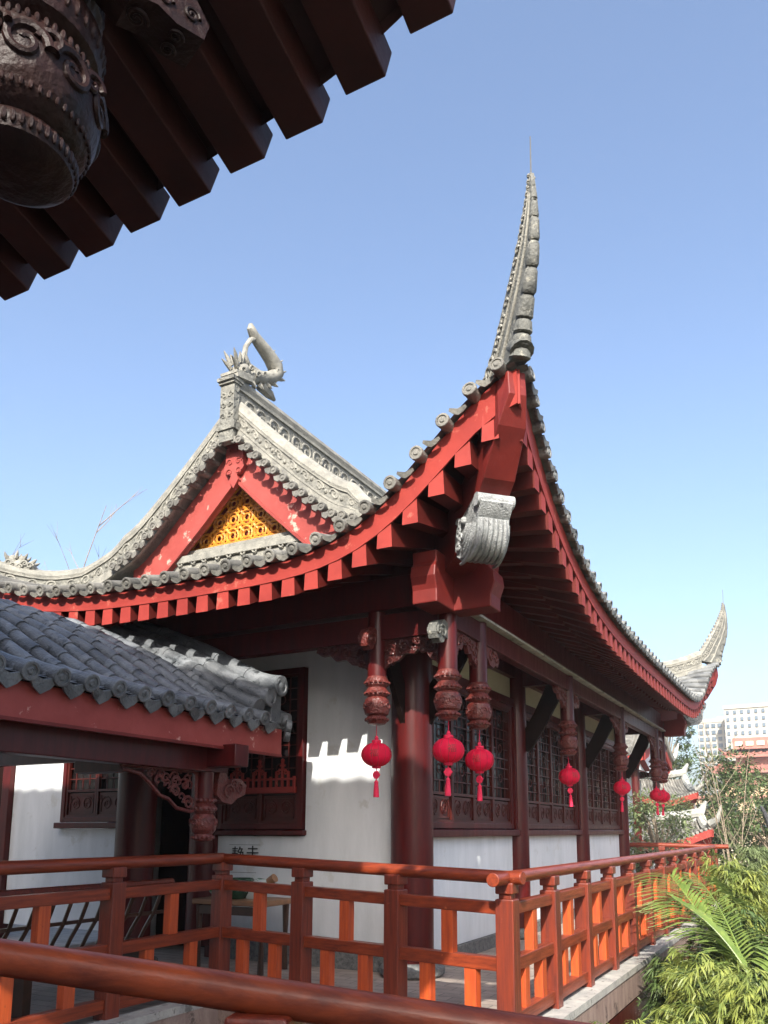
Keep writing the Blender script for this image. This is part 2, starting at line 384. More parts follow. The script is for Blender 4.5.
# gable ends
def gable(y, sg):
    """sg=-1: facing the camera side"""
    b = B(); 
    # dark back board
    bk = B()
    ys = y - sg*0.30
    pts = [(-2.6,4.4),(2.6,4.4),(1.7,4.9),(0,6.35),(-1.7,4.9)]
    bk.prism([(p[0],p[1]) for p in pts], (XC, ys, 0), (1,0,0), (0,0,1), 0.1)
    bk.build('gable_back_board', 'barge', hall, smooth=False)
    # barge boards
    def edge(t, dz=0.0): return lerp(PROF, t)+Z0+0.05+dz
    for side in (1,-1):
        bb = B(); bot = []; top = []
        for k in range(15):
            t = 2.6 + (XR-XC-2.6)*k/14
            x = XC + side*(XR-XC-t)
            z = edge(t, 0.0)
            top.append((x, y, z)); bot.append((x, y, z-0.58))
        bb.band(bot, top, 0.07)
        # inner rail of the board
        bot2 = [(p[0], p[1]-sg*-0.05, p[2]-0.0) for p in bot]; top2 = [(p[0],p[1]+sg*0.045,p[2]+0.05) for p in bot]
        bb.band([(p[0],p[1]+sg*0.04,p[2]) for p in bot], top2, 0.05)
        bb.build('barge_board', 'barge', hall, smooth=False)
        # verge tile ends over the barge board
        te = B()
        for k in range(13):
            t = 2.45 + (XR-XC-2.5)*k/13; x = XC + side*(XR-XC-t); z = edge(t, 0.09)
            te.tube([(x,y-sg*0.25,z),(x,y+sg*0.26,z-0.045)], 0.05, 8)
            te.disc((x,y+sg*0.275,z-0.045), (0,sg,0), 0.055)
            x2 = x - side*0.08; t2 = t+0.08; z2 = edge(t2,0.03)
            te.prism([(-0.06,0.04),(-0.05,-0.01),(0,-0.04),(0.05,-0.01),(0.06,0.04)], (x2,y+sg*0.25,z2-0.05), (1,0,0), (0,0,1), 0.02)
        te.build('verge_tile_ends', 'tilewarm', hall)
    # hanging fish pendant
    pf = B()
    poly = [(-0.05,0.05),(-0.17,0.0),(-0.20,-0.07),(-0.12,-0.12),(-0.16,-0.2),(-0.15,-0.32),(-0.18,-0.42),(-0.12,-0.50),(-0.05,-0.53),(-0.08,-0.60),(0,-0.72),
            (0.08,-0.60),(0.05,-0.53),(0.12,-0.50),(0.18,-0.42),(0.15,-0.32),(0.16,-0.2),(0.12,-0.12),(0.20,-0.07),(0.17,0.0),(0.05,0.05)]
    pf.prism([(a*0.85,b_*0.85) for a,b_ in [(p_*1.05,q_*1.1) for p_,q_ in poly]], (XC, y+sg*0.07, 6.42), (1,0,0), (0,0,1), 0.06)
    for s_ in (-1,1):
        for zz in (6.26, 6.10, 5.97): pf.scroll((XC+s_*0.07,y+sg*0.105,zz), (1,0,0),(0,0,1), 0.05, 0.010, 1.2, s_)
    pf.build('hanging_fish_pendant', 'barge', hall)
    # gilded openwork panel
    g = B(); rr = 0.135
    yb = y - sg*0.19
    zt, zb, hw = 6.04, 5.16, 0.94
    def inside(x, z, mrg=0.0): return zb+mrg < z < zt - abs(x)*(zt-zb)/hw
    z = zb+0.09
    while z < zt:
        x = -0.88
        while x < 0.9:
            if inside(x, z, 0.0):
                for r_, t_, m_ in ((0.098,0.020,16),(0.048,0.016,10)):
                    g.tube([(XC+x+math.cos(q)*r_, yb, z+math.sin(q)*r_) for q in [2*PI*i/m_ for i in range(m_+1)]], t_, 5, up=(0,1,0), cap=False)
                for q in range(4):
                    aa = PI/4+q*PI/2
                    g.tube([(XC+x+math.cos(aa)*0.05, yb, z+math.sin(aa)*0.05),(XC+x+math.cos(aa)*0.15, yb, z+math.sin(aa)*0.15)], [0.018,0.026], 5, up=(0,1,0))
            x += 0.22
        z += 0.22
    for p0, p1 in (((-hw,zb),(0,zt)),((0,zt),(hw,zb)),((hw,zb),(-hw,zb))):
        g.beam((XC+p0[0],yb,p0[1]), (XC+p1[0],yb,p1[1]), 0.03, 0.03)
    g.build('gilded_gable_lattice', 'gold', hall)
    # pale mouldings below the gable
    mo = B()
    for k, (zz, dp, hh) in enumerate(((4.73,0.16,0.14),(4.86,0.10,0.10),(4.97,0.14,0.09),(5.06,0.05,0.09))):
        mo.box((XC, y-sg*(0.18-dp/1.0*0.5), zz), (3.6-0.25*k, 0.12+dp, hh))
    for k in range(16):
        mo.scroll((XC-1.5+k*0.2, y+sg*0.005, 4.92), (1,0,0),(0,0,1), 0.06, 0.016, 1.2, 1 if k%2 else -1)
    mo.build('gable_moulding', 'ridge', hall)
gable(YN+GT+0.05, -1)
gable(YF-GT-0.05, 1)

def ridge_band(pts, hts, th, name, scrolls=True, rel='ridgec', cap='ridge', every=0.26):
    """carved ridge: pts = 3d base line, hts heights, th thickness list"""
    k = len(pts)
    ths = th if isinstance(th,(list,tuple)) else [th]*k
    lo = [V(p)+V((0,0,-0.05)) for p in pts]
    def lv(f): return [V(p)+V((0,0,h*f)) for p, h in zip(pts,hts)]
    core = B(); core.band(lo, lv(0.93), ths); o1 = core.build(name, rel, hall)
    mo = B()
    mo.band(lo, lv(0.14), [t*1.45 for t in ths])
    mo.band(lv(0.17), lv(0.27), [t*1.22 for t in ths])
    mo.tube(lv(0.97), [t*0.62 for t in ths], 10)
    mo.band(lv(0.80), lv(0.86), [t*1.25 for t in ths])
    mo.build(name+'_moulding', cap, hall)
    if scrolls:
        sc = B(); acc = 0; j = 0
        for i in range(k-1):
            a, b_ = V(pts[i]), V(pts[i+1]); L = (b_-a).length; d = (b_-a).normalized(); dh = V((d.x,d.y,0))
            if dh.length < .1: continue
            sd = dh.normalized().cross(V((0,0,1)))
            q = every - acc
            while q < L:
                f = q/L; h = hts[i]*(1-f)+hts[i+1]*f; t = ths[i]*(1-f)+ths[i+1]*f
                c = a+d*q+V((0,0,h*0.53)); j += 1
                for sg in (1,-1):
                    sc.scroll(c+sd*sg*t*0.5, d, (0,0,1), min(every*0.52, h*0.24), 0.02*min(1,h/0.35), 1.3, 1 if j%2 else -1)
                    sc.ball(c+sd*sg*t*0.5+d*every*0.45+V((0,0,random.uniform(-.3,.3)*h*0.3)), 0.028, 7, 5)
                q += every
            acc = (acc+L) % every
        sc.build(name+'_relief', 'ridge', hall)
    return o1

# main ridge with a raised end block under each ornament
yy0, yy1 = YN+GT-0.15, YF-GT+0.15
pts = []; hts = []
for k in range(25):
    y = yy0 + (yy1-yy0)*k/24; m = min(y-yy0, yy1-y)
    pts.append((XC, y, 6.66+0.10*math.exp(-m/1.0))); hts.append(0.46+0.26*math.exp(-(m/0.55)**2))
# finer sampling near the ends
fine = []
for m in (0,0.1,0.2,0.3,0.45,0.6,0.8,1.1,1.5): fine.append(m)
ys = [yy0+m for m in fine] + arange(yy0+2, yy1-2, 0.5) + [yy1-m for m in reversed(fine)]
pts = []; hts = []
for y in ys:
    m = min(y-yy0, yy1-y); pts.append((XC, y, 6.50)); hts.append(0.66)
ridge_band(pts, hts, 0.17, 'main_ridge')

def end_block(y, sg):
    b = B(); b.box((XC,y,6.72),(0.22,0.10,0.84)); b.box((XC,y,7.13),(0.27,0.20,0.045)); b.box((XC,y,7.09),(0.25,0.15,0.035)); b.box((XC,y,6.50),(0.28,0.14,0.10))
    for zz in (6.92,6.78,6.64):
        for q in (-1,1): b.scroll((XC+q*0.05,y+sg*0.052,zz),(1,0,0),(0,0,1),0.04,0.014,1.3,q)
    b.build('ridge_end_block','ridgec',hall)
end_block(yy0-0.03,-1); end_block(yy1+0.03,1)
def ornament(y, sg):
    """dragon tail finial on the ridge end; sg=+1: body curls towards +Y"""
    b = B(); z0 = 0.0; x = XC
    Y = lambda h: y + sg*h*1.45
    Z = lambda z: 7.15 + z*1.20
    def T(pts, rad, n=10, xo=0.0): b.tube([(x+xo, Y(h), Z(z)) for h, z in pts], rad, n, up=(1,0,0))
    b.box((x, Y(0.02), Z(0.02)), (0.30,0.30,0.05)); b.box((x, Y(0.03), Z(0.065)), (0.26,0.34,0.04))
    b.ball((x, Y(0.08), Z(0.15)), 0.13, 12, 9, (0.8,1.2,0.95)); b.ball((x, Y(0.24), Z(0.10)), 0.11, 12, 9, (0.8,1.2,0.9))
    T([(0.22,0.13),(0.36,0.12),(0.50,0.14),(0.585,0.21),(0.57,0.30),(0.50,0.385),(0.41,0.47),(0.32,0.545),(0.24,0.62),(0.19,0.70),(0.185,0.75)],
      [0.095,0.105,0.115,0.115,0.105,0.095,0.088,0.078,0.066,0.052,0.025], 12)
    T([(0.30,0.17),(0.17,0.24),(0.115,0.35),(0.13,0.46),(0.19,0.55),(0.27,0.58)], [0.06,0.045,0.038,0.036,0.04,0.045], 9)
    T([(0.10,0.22),(0.09,0.34),(0.13,0.44),(0.17,0.50)], [0.04,0.03,0.024,0.008], 8)
    for (h, z, dh, dz, r) in ((-0.02,0.16,-0.16,0.10,.028),(-0.02,0.2,-0.12,0.20,.03),(0.02,0.24,-0.05,0.16,.026),(0.05,0.24,0.01,0.2,.024),
                      (0.60,0.20,0.12,0.06,.028),(0.58,0.14,0.13,-0.03,.03),(0.48,0.08,0.12,-0.08,.03),(0.40,0.06,0.10,-0.10,.028),(0.58,0.33,0.06,0.06,.02),(0.46,0.43,0.05,0.06,.016),
                      (-0.04,0.08,-.08,-.01,.024),(0.1,0.06,0.02,-0.1,.03),(0.2,0.04,0.05,-0.12,.03),(0.3,0.03,0.06,-0.10,.03)):
        for xo in (-0.045,0.045):
            b.tube([(x+xo, Y(h), Z(z)), (x+xo*1.5, Y(h+dh*0.32), Z(z+dz*0.42)), (x+xo*1.8, Y(h+dh*0.62), Z(z+dz*0.68))], [r*1.1, r*0.85, 0.006], 6)
    for h, z, r in ((0.03,0.14,.05),(0.14,0.18,.045),(0.24,0.12,.05),(0.33,0.14,.04),(0.10,0.08,.04),(0.45,0.14,.035),(0.53,0.22,.03)):
        for q in (-1,1): b.scroll((x+q*0.095, Y(h), Z(z)), (0,1,0),(0,0,1), r, 0.014, 1.3, q)
    T([(0.36,0.03),(0.50,-0.06),(0.58,-0.12)], [0.07,0.06,0.02], 8)
    for v in b.v: v.z += 0.40*max(0, sg*(v.y-y))
    b.build('ridge_finial', 'ridge', hall)
ornament(yy0+0.05, 1); ornament(yy1-0.05, -1)

# descending ridges + hip ridges with upswept horns
def descend(sx, front):
    sg = -1 if front else 1
    yg = (YN+GT-0.03) if front else (YF-GT+0.03)
    e = (ER if sx > 0 else EL)
    pts = []; hts = []; ths = []
    n = 16
    for k in range(n+1):
        t = (XR-XC) - (XR-XC-1.75)*k/n
        x = XC + sx*(XR-XC-t)
        pts.append((x, yg, Z0+0.17+lerp(PROF, t))); hts.append(0.34); ths.append(0.17)
    # the curve out to the corner
    ctip = V((XC+sx*(XR-XC), YN if front else YF, 0))
    dg = V((sx, sg, 0)).normalized()
    for dd in (1.95,1.6,1.25,0.95,0.7,0.45):
        p = ctip - dg*dd
        tt = dd/math.sqrt(2)
        z = Z0 + 0.1 + 1.25*math.exp(-(tt/2.0)**1.5)*math.exp(-(tt/1.3)**1.3) + lerp(PROF, tt) + 0.02
        if sx < 0: z = Z0 + 0.06 + 1.25*math.exp(-(tt/1.5)**1.5)*math.exp(-(tt/1.2)**1.3) + lerp(PROF, tt)
        pts.append((p.x, p.y, z)); hts.append(0.34); ths.append(0.17)
    near = (sx > 0 and front)
    if sx < 0: pts = [(V(p)-V((0,0,0.10*min(1,i/8)))) for i, p in enumerate(pts)]
    q3 = [(V(p), (0.30+(0.10*min(1,i/8) if sx < 0 else 0) if i <= n-5 else (0.12 if near else 0.30))) for i, p in enumerate(pts)]
    for _ in range(2):
        r3 = [q3[0]]
        for (pa, ha), (pb, hb_) in zip(q3, q3[1:]):
            r3 += [(pa.lerp(pb,0.25), ha*0.75+hb_*0.25), (pa.lerp(pb,0.75), ha*0.25+hb_*0.75)]
        q3 = r3 + [q3[-1]]
    cut = int(len(q3)*0.62); q3b = q3[:cut][::3]+[q3[cut]]; q3c = q3[cut::2]
    ridge_band([p for p,_ in q3b], [h for _,h in q3b], 0.17, 'descending_ridge')
    ridge_band([p for p,_ in q3c], [h for _,h in q3c], 0.17, 'hip_ridge')
    # horn, drawn in the diagonal plane (d outwards from the tip line, z up)
    q2 = math.sqrt(2)
    inner = [(-0.52,5.42),(-0.33,5.58),(-0.18,5.82),(-0.01,6.12),(0.115,6.36),(0.20,6.56),(0.26,6.72),(0.28,6.86)]
    outer = [(0.05,5.36),(0.10,5.52),(0.14,5.68),(0.23,5.90),(0.30,6.15),(0.325,6.40),(0.325,6.62),(0.30,6.86)]
    th = [0.18,0.155,0.13,0.11,0.09,0.075,0.06,0.04]
    def P(d, z): q = ctip + dg*d*q2*0.86; return V((q.x,q.y,z))
    side = dg.cross(V((0,0,1)))
    hb = B(); vs = []
    for (a, b_, t) in zip(inner, outer, th):
        vs += [P(*a)-side*t/2, P(*b_)-side*t*0.4, P(*b_)+side*t*0.4, P(*a)+side*t/2]
    fs = [(i*4+j, i*4+(j+1)%4, (i+1)*4+(j+1)%4, (i+1)*4+j) for i in range(7) for j in range(4)] + [(3,2,1,0),(28,29,30,31)]
    hb.add(vs, fs)
    hb.build('roof_horn', 'horn', hall)
    rb = B()
    # raised mouldings: inner edge cap, and one line along the middle
    rb.tube([P(*a) for a in inner], [t*0.42 for t in th], 8)
    for f in (0.34,0.62):
        for s_ in (-1,1):
            rb.tube([P(a[0]*(1-f)+b_[0]*f, a[1]*(1-f)+b_[1]*f)+side*s_*t*0.46 for a,b_,t in zip(inner[:-1],outer[:-1],th)], [t*0.10+0.004 for t in th[:-1]], 6)
    for i in range(7):
        for s_ in (-1,1):
            for fr in (0.12,0.5,0.85):
                a = V((*inner[i],0)).lerp(V((*inner[i+1],0)), fr); b_ = V((*outer[i],0)).lerp(V((*outer[i+1],0)), fr)
                m = a.lerp(b_, 0.17); wd = (b_-a).length
                rb.scroll(P(m.x,m.y)+side*s_*th[i]*0.46, dg, (0,0,1), wd*0.12, 0.012+0.02*th[i], 1.2, s_)
    # little leaves standing along the inner edge
    for i in range(22):
        f = i/21*6.9; k = int(f); fr = f-k
        a = V((*inner[k],0)).lerp(V((*inner[k+1],0)), fr)
        c = P(a.x,a.y); rb.ball(c - dg*0.03 + V((0,0,0.03)), 0.02+0.035*(1-i/22), 6, 5)
    rb.build('roof_horn_relief', 'ridge', hall)
    # rounded blocks on the outer edge
    ob = B()
    fk = [0.0,0.55,1.2,1.9,2.7,3.5,4.3,5.1,5.8,6.4,6.95]
    for f0, f1 in zip(fk, fk[1:]):
        sec = []
        for f in (f0+0.04, f0+0.12, (f0+f1)/2, f1-0.10, f1-0.02):
            k = min(6,int(f)); b_ = V((*outer[k],0)).lerp(V((*outer[k+1],0)), f-k); sec.append(P(b_.x-0.015,b_.y))
        r = 0.085*(1-f0/8.0)+0.008
        ob.tube(sec, [r*0.85,r*1.03,r*0.94,r*0.86,r*0.7], 10)
    c = P(0.03,5.44)
    ob.tube([c-dg*0.12+V((0,0,0.1)), c+dg*0.03+V((0,0,0.03)), c+dg*0.06+V((0,0,-0.03))], [0.07,0.09,0.105], 12)
    ob.build('roof_horn_caps', 'horn', hall)
    rd = B(); rd.tube([P(0.28,6.8), P(0.285,7.22)], [0.008,0.005], 6); rd.build('lightning_rod', 'metal', hall)
    # corner beam under the horn
    cb = B()
    def Q(d, z): q = ctip + dg*d; return V((q.x,q.y,z))
    top_ = [Q(-2.4,4.35),Q(-1.7,4.42),Q(-1.2,4.55),Q(-0.8,4.72),Q(-0.4,5.0),Q(-0.12,5.24),Q(-0.02,5.30)]
    bot_ = [Q(-2.4,3.90),Q(-1.7,3.92),Q(-1.2,4.00),Q(-0.8,4.18),Q(-0.4,4.50),Q(-0.12,4.85),Q(-0.0,5.08)]
    cb.band(bot_, top_, [0.28,0.28,0.28,0.29,0.30,0.26,0.16])
    cb.build('corner_beam', 'raft', hall, smooth=False, bevel=0.008)
    # carved cloud-dragon head at the end of the lower corner beam
    hd = B()
    o = ctip - dg*0.98; o.z = 4.16
    up = V((0,0,1))
    poly = [(-0.26,-0.05),(-0.16,-0.15),(-0.05,-0.21),(0.08,-0.235),(0.20,-0.21),(0.29,-0.14),(0.345,-0.03),(0.36,0.10),(0.42,0.16),(0.455,0.23),(0.44,0.30),(0.38,0.345),(0.28,0.35),(0.15,0.31),(0.02,0.27),(-0.15,0.22),(-0.26,0.12)]
    hd.prism(poly, o, dg, up, 0.34)
    crv = [(-0.20,-0.13),(-0.05,-0.215),(0.08,-0.24),(0.20,-0.215),(0.295,-0.145),(0.35,-0.03),(0.365,0.09)]
    for lt in (-0.165,-0.10,-0.035,0.035,0.10,0.165):
        hd.tube([o+dg*a_+up*c_+side*lt*(1-0.25*i_/6) for i_, (a_, c_) in enumerate(crv)], [0.012,0.022,0.028,0.03,0.03,0.027,0.018], 7)
    for k in range(5):
        rr = 0.42-0.065*k
        pth = [o+dg*(-0.02+rr*0.86*math.cos(a))+up*(0.16+rr*math.sin(a)) for a in [(-1.75+1.5*q/9) for q in range(10)]]
        for s_ in (-1,1): hd.tube([p+side*s_*0.182 for p in pth], [0.012,0.018,0.022,0.024,0.024,0.024,0.022,0.02,0.016,0.01], 6)
    hd.tube([o+dg*0.385+up*0.27-side*0.20, o+dg*0.385+up*0.27+side*0.20], 0.070, 14)
    for s_ in (-1,1):
        for k in range(7):
            hd.scroll(o-dg*(0.13-0.03*(k%3))+up*(-0.06+0.045*k)+side*s_*0.182, dg, up, 0.045, 0.018, 1.3, 1 if k%2 else -1)
        hd.ball(o+dg*0.02+up*0.18+side*s_*0.175, 0.045, 8, 6)
    for v in hd.v: v -= o; v *= 0.88; v += o + dg*0.13 - up*0.05
    hd.build('carved_beam_head', 'hgrey', hall, bevel=0.006)
for sx in (1,-1):
    for fr in (True, False): descend(sx, fr)

bst = B(); bo = V((-9.55,6.98,5.06)); bd = V((-0.8,-0.6,0)).normalized(); bs = bd.cross(V((0,0,1)))
for (a_,z_,r_) in ((0,0,.11),(0.12,0.02,.10),(0.24,-.02,.09),(-.12,-.02,.10),(0.10,.10,.07),(-0.02,.11,.06),(.3,.05,.06)): bst.ball(bo+bd*a_+V((0,0,z_)), r_, 9, 7)
for (a_,z_,da,dz_) in ((-.05,.10,-.06,.08),(.05,.12,-.03,.10),(.16,.10,.03,.09),(.27,.06,.08,.06),(-.15,.05,-.08,.05)):
    for q in (-1,1): bst.tube([bo+bd*a_+bs*q*.04+V((0,0,z_)), bo+bd*(a_+da*.6)+bs*q*.07+V((0,0,z_+dz_*.5)), bo+bd*(a_+da)+bs*q*.08+V((0,0,z_+dz_))],[.03,.022,.005],6)
for k in range(8):
    for q in (-1,1): bst.scroll(bo+bd*(-.15+.07*k)+bs*q*.10+V((0,0,.03*math.sin(k*2))), bd, (0,0,1), .045, .015, 1.3, 1 if k%2 else -1)
bst.build('ridge_beast','ridge',hall)

# purlin beams under the eave, with projecting heads
KX, KY = -3.2, 7.1
KX2, KY2 = 2*XC-KX, 18.9
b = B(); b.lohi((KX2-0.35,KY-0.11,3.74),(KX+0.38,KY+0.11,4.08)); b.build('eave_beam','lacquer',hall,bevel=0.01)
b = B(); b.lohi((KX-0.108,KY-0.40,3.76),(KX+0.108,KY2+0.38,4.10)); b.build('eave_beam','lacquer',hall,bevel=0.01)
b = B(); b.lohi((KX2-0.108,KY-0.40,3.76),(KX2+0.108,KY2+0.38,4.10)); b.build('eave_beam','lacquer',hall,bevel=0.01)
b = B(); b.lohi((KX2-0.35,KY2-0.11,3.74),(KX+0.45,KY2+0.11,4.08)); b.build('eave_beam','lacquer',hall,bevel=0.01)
# lower tie beams
b = B(); b.lohi((KX2,KY-0.06,3.44),(KX,KY+0.06,3.70)); b.build('tie_beam','lacquer',hall,bevel=0.006)
b = B(); b.lohi((KX-0.062,KY,3.50),(KX+0.062,KY2,3.72)); b.build('tie_beam','lacquer',hall,bevel=0.006)
b = B(); b.lohi((KX+0.005,KY+0.1,3.724),(KX+0.15,KY2,3.752)); b.build('beam_sky_sheen','kerb',hall,bevel=0.004)  # pale strip standing in for sky reflected along the side beam
# crossing beam heads at the corner
def beam_head(c, d, name='beam_head'):
    c = V(c); d = V(d); s_ = d.cross(V((0,0,1)))
    b = B()
    poly = [(-0.25,-0.30),(0.19,-0.30),(0.19,-0.17),(0.235,-0.05),(0.22,0.05),(0.175,0.10),(0.19,0.21),(-0.25,0.21)]
    b.prism(poly, c, d, (0,0,1), 0.26)
    b.build(name, 'raft', hall, smooth=False, bevel=0.012)
beam_head((KX, KY-0.33, 3.92), (0,-1,0)); beam_head((KX+0.33, KY, 3.922), (1,0,0))
beam_head((KX+0.36, KY2, 3.92), (1,0,0))
# boards between the eave beam and the soffit
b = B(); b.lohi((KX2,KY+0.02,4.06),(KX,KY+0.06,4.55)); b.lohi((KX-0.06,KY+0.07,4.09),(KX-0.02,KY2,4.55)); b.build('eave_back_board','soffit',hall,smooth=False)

def hanging_post(x, y):
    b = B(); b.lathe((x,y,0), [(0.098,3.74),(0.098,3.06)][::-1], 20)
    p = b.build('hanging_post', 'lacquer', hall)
    d = B()
    prof = [(0.04,2.565),(0.085,2.575),(0.105,2.60),(0.112,2.63),(0.095,2.655),(0.120,2.675),(0.132,2.72),(0.132,2.78),(0.120,2.83),(0.095,2.85),
            (0.118,2.87),(0.122,2.91),(0.105,2.935),(0.095,2.95),(0.118,2.975),(0.122,3.02),(0.105,3.055),(0.09,3.075)]
    d.lathe((x,y,0), prof, 28)
    for k in range(8):
        a = 2*PI*k/8; c = V((x+0.130*math.cos(a), y+0.130*math.sin(a), 2.75)); t = V((-math.sin(a),math.cos(a),0))
        d.scroll(c, t, (0,0,1), 0.042, 0.010, 1.3, 1 if k%2 else -1)
        for zz, rr in ((2.62,0.108),(2.89,0.120),(3.0,0.120)):
            for q in (0,0.5):
                a2 = 2*PI*(k+q)/8; d.ball((x+rr*math.cos(a2), y+rr*math.sin(a2), zz), 0.022, 6, 5, (1,1,0.8))
    d.build('carved_drop', 'carve', p)
    return p
CY = [7.9, 11.3, 14.7, 18.1]
posts = [(KX,KY),(-4.0,KY),(KX,7.9),(KX,11.3),(KX,14.7),(KX,18.1),(KX,KY2),(-6.9,KY)]
for x, y in posts: hanging_post(x, y)

def cloud_bracket(o, u, size=0.42, mat='carve', name='cloud_bracket', drop=0.30):
    """openwork scroll bracket under a beam beside a post"""
    o = V(o); u = V(u); w = V((0,0,1)); b = B(); s_ = u.cross(w)
    poly = [(0,0),(size,0),(size*1.03,-0.05),(size*0.9,-0.10),(size*0.75,-0.09),(size*0.62,-0.17),(size*0.42,-0.16),(size*0.30,-drop*0.75),(size*0.12,-drop*0.82),(0,-drop)]
    b.prism(poly, o, u, w, 0.045)
    for k, (fx, fz, r) in enumerate(((0.15,-0.12,0.07),(0.42,-0.09,0.06),(0.68,-0.05,0.05),(0.88,-0.04,0.035),(0.12,-0.23,0.04))):
        for q in (-1,1): b.scroll(o+u*size*fx+w*fz+s_*q*0.03, u, w, r, 0.013, 1.5, 1 if k%2 else -1)
    return b.build(name, mat, hall)
def cloud_head(o, u, size=0.34, mat='carve'):
    """cloud shaped beam end beside a post"""
    o = V(o); u = V(u); w = V((0,0,1)); b = B(); s_ = u.cross(w)
    poly = [(0,0.10),(size*0.3,0.12),(size*0.6,0.06),(size*0.8,0.08),(size,0.03),(size*1.06,-0.04),(size*0.95,-0.10),(size*0.75,-0.09),(size*0.6,-0.13),(size*0.35,-0.11),(size*0.2,-0.05),(0,-0.06)]
    b.prism(poly, o, u, w, 0.09)
    for k, (fx, fz, r) in enumerate(((0.82,-0.02,0.05),(0.45,-0.01,0.075))):
        for q in (-1,1): b.scroll(o+u*size*fx+w*fz+s_*q*0.05, u, w, r, 0.014, 1.5, 1 if k%2 else -1)
    b.build('cloud_bracket_head', mat, hall)
# carved brackets on the gable side
for x in (-4.0, -6.9):
    cloud_bracket((x-0.10,KY,3.44), (-1,0,0), 0.62, 'carvedk'); cloud_bracket((x+0.10,KY,3.44), (1,0,0), 0.55, 'carvedk')
cloud_bracket((KX-0.10,KY,3.44), (-1,0,0), 0.30, 'carvedk')
cloud_bracket((KX,KY+0.1,3.50), (0,1,0), 0.34); cloud_bracket((KX,7.8,3.50), (0,-1,0), 0.34)
cloud_head((KX,KY-0.09,3.42), (0,-1,0), 0.26, 'horn')
cloud_head((-4.0,KY-0.09,3.44), (0,-1,0), 0.20)
for y in CY:
    if y > 8: cloud_bracket((KX,y-0.1,3.50), (0,-1,0), 0.50)
    cloud_head((KX,y+0.1,3.42), (0,1,0), 0.40)
cloud_bracket((KX,KY2-0.1,3.50), (0,-1,0), 0.3); cloud_head((KX,KY2+0.1,3.42), (0,1,0), 0.40)

# ---------------------------------------------------------------- columns and walls
WX, WY = -4.0, 7.9
XW2 = 2*XC-WX
for i, y in enumerate(CY):
    r = 0.232 if i == 0 else 0.17
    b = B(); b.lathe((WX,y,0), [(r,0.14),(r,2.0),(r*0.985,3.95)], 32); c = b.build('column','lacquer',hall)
    s = B(); s.lathe((WX,y,0), [(r*1.35,0.0),(r*1.5,0.03),(r*1.5,0.09),(r*1.25,0.14),(r*1.1,0.145)], 28); s.build('column_base','stone',c)
for x in (-6.9,): 
    b = B(); b.lathe((x,WY,0), [(0.19,0.14),(0.18,3.95)], 28); c = b.build('column','lacquer',hall)
# struts from column to hanging post
for (x0,y0,x1,y1) in [(WX,y,KX,y) for y in CY[1:]] + [(WX,WY,WX,KY),(WX,WY,KX,WY)]:
    a = V((x0,y0,0)); c = V((x1,y1,0)); d = (c-a).normalized()
    b = B()
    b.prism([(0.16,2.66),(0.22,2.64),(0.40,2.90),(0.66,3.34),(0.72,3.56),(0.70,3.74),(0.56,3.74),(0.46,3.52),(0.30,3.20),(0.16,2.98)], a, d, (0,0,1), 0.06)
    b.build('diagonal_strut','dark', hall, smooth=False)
# head beams linking columns and posts, ceiling
for y in CY:
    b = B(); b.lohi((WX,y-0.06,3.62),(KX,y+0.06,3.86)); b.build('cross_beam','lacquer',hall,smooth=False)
b = B(); b.lohi((WX-0.06,WY-0.07,3.70),(WX+0.06,KY,3.86)); b.build('cross_beam','lacquer',hall,smooth=False)
b = B(); b.lohi((XW2,WY-0.03,4.02),(KX-0.12,KY2-0.1,4.05)); b.lohi((XW2,KY+0.12,4.022),(WX,WY,4.052)); b.build('ceiling','dark',hall,smooth=False)

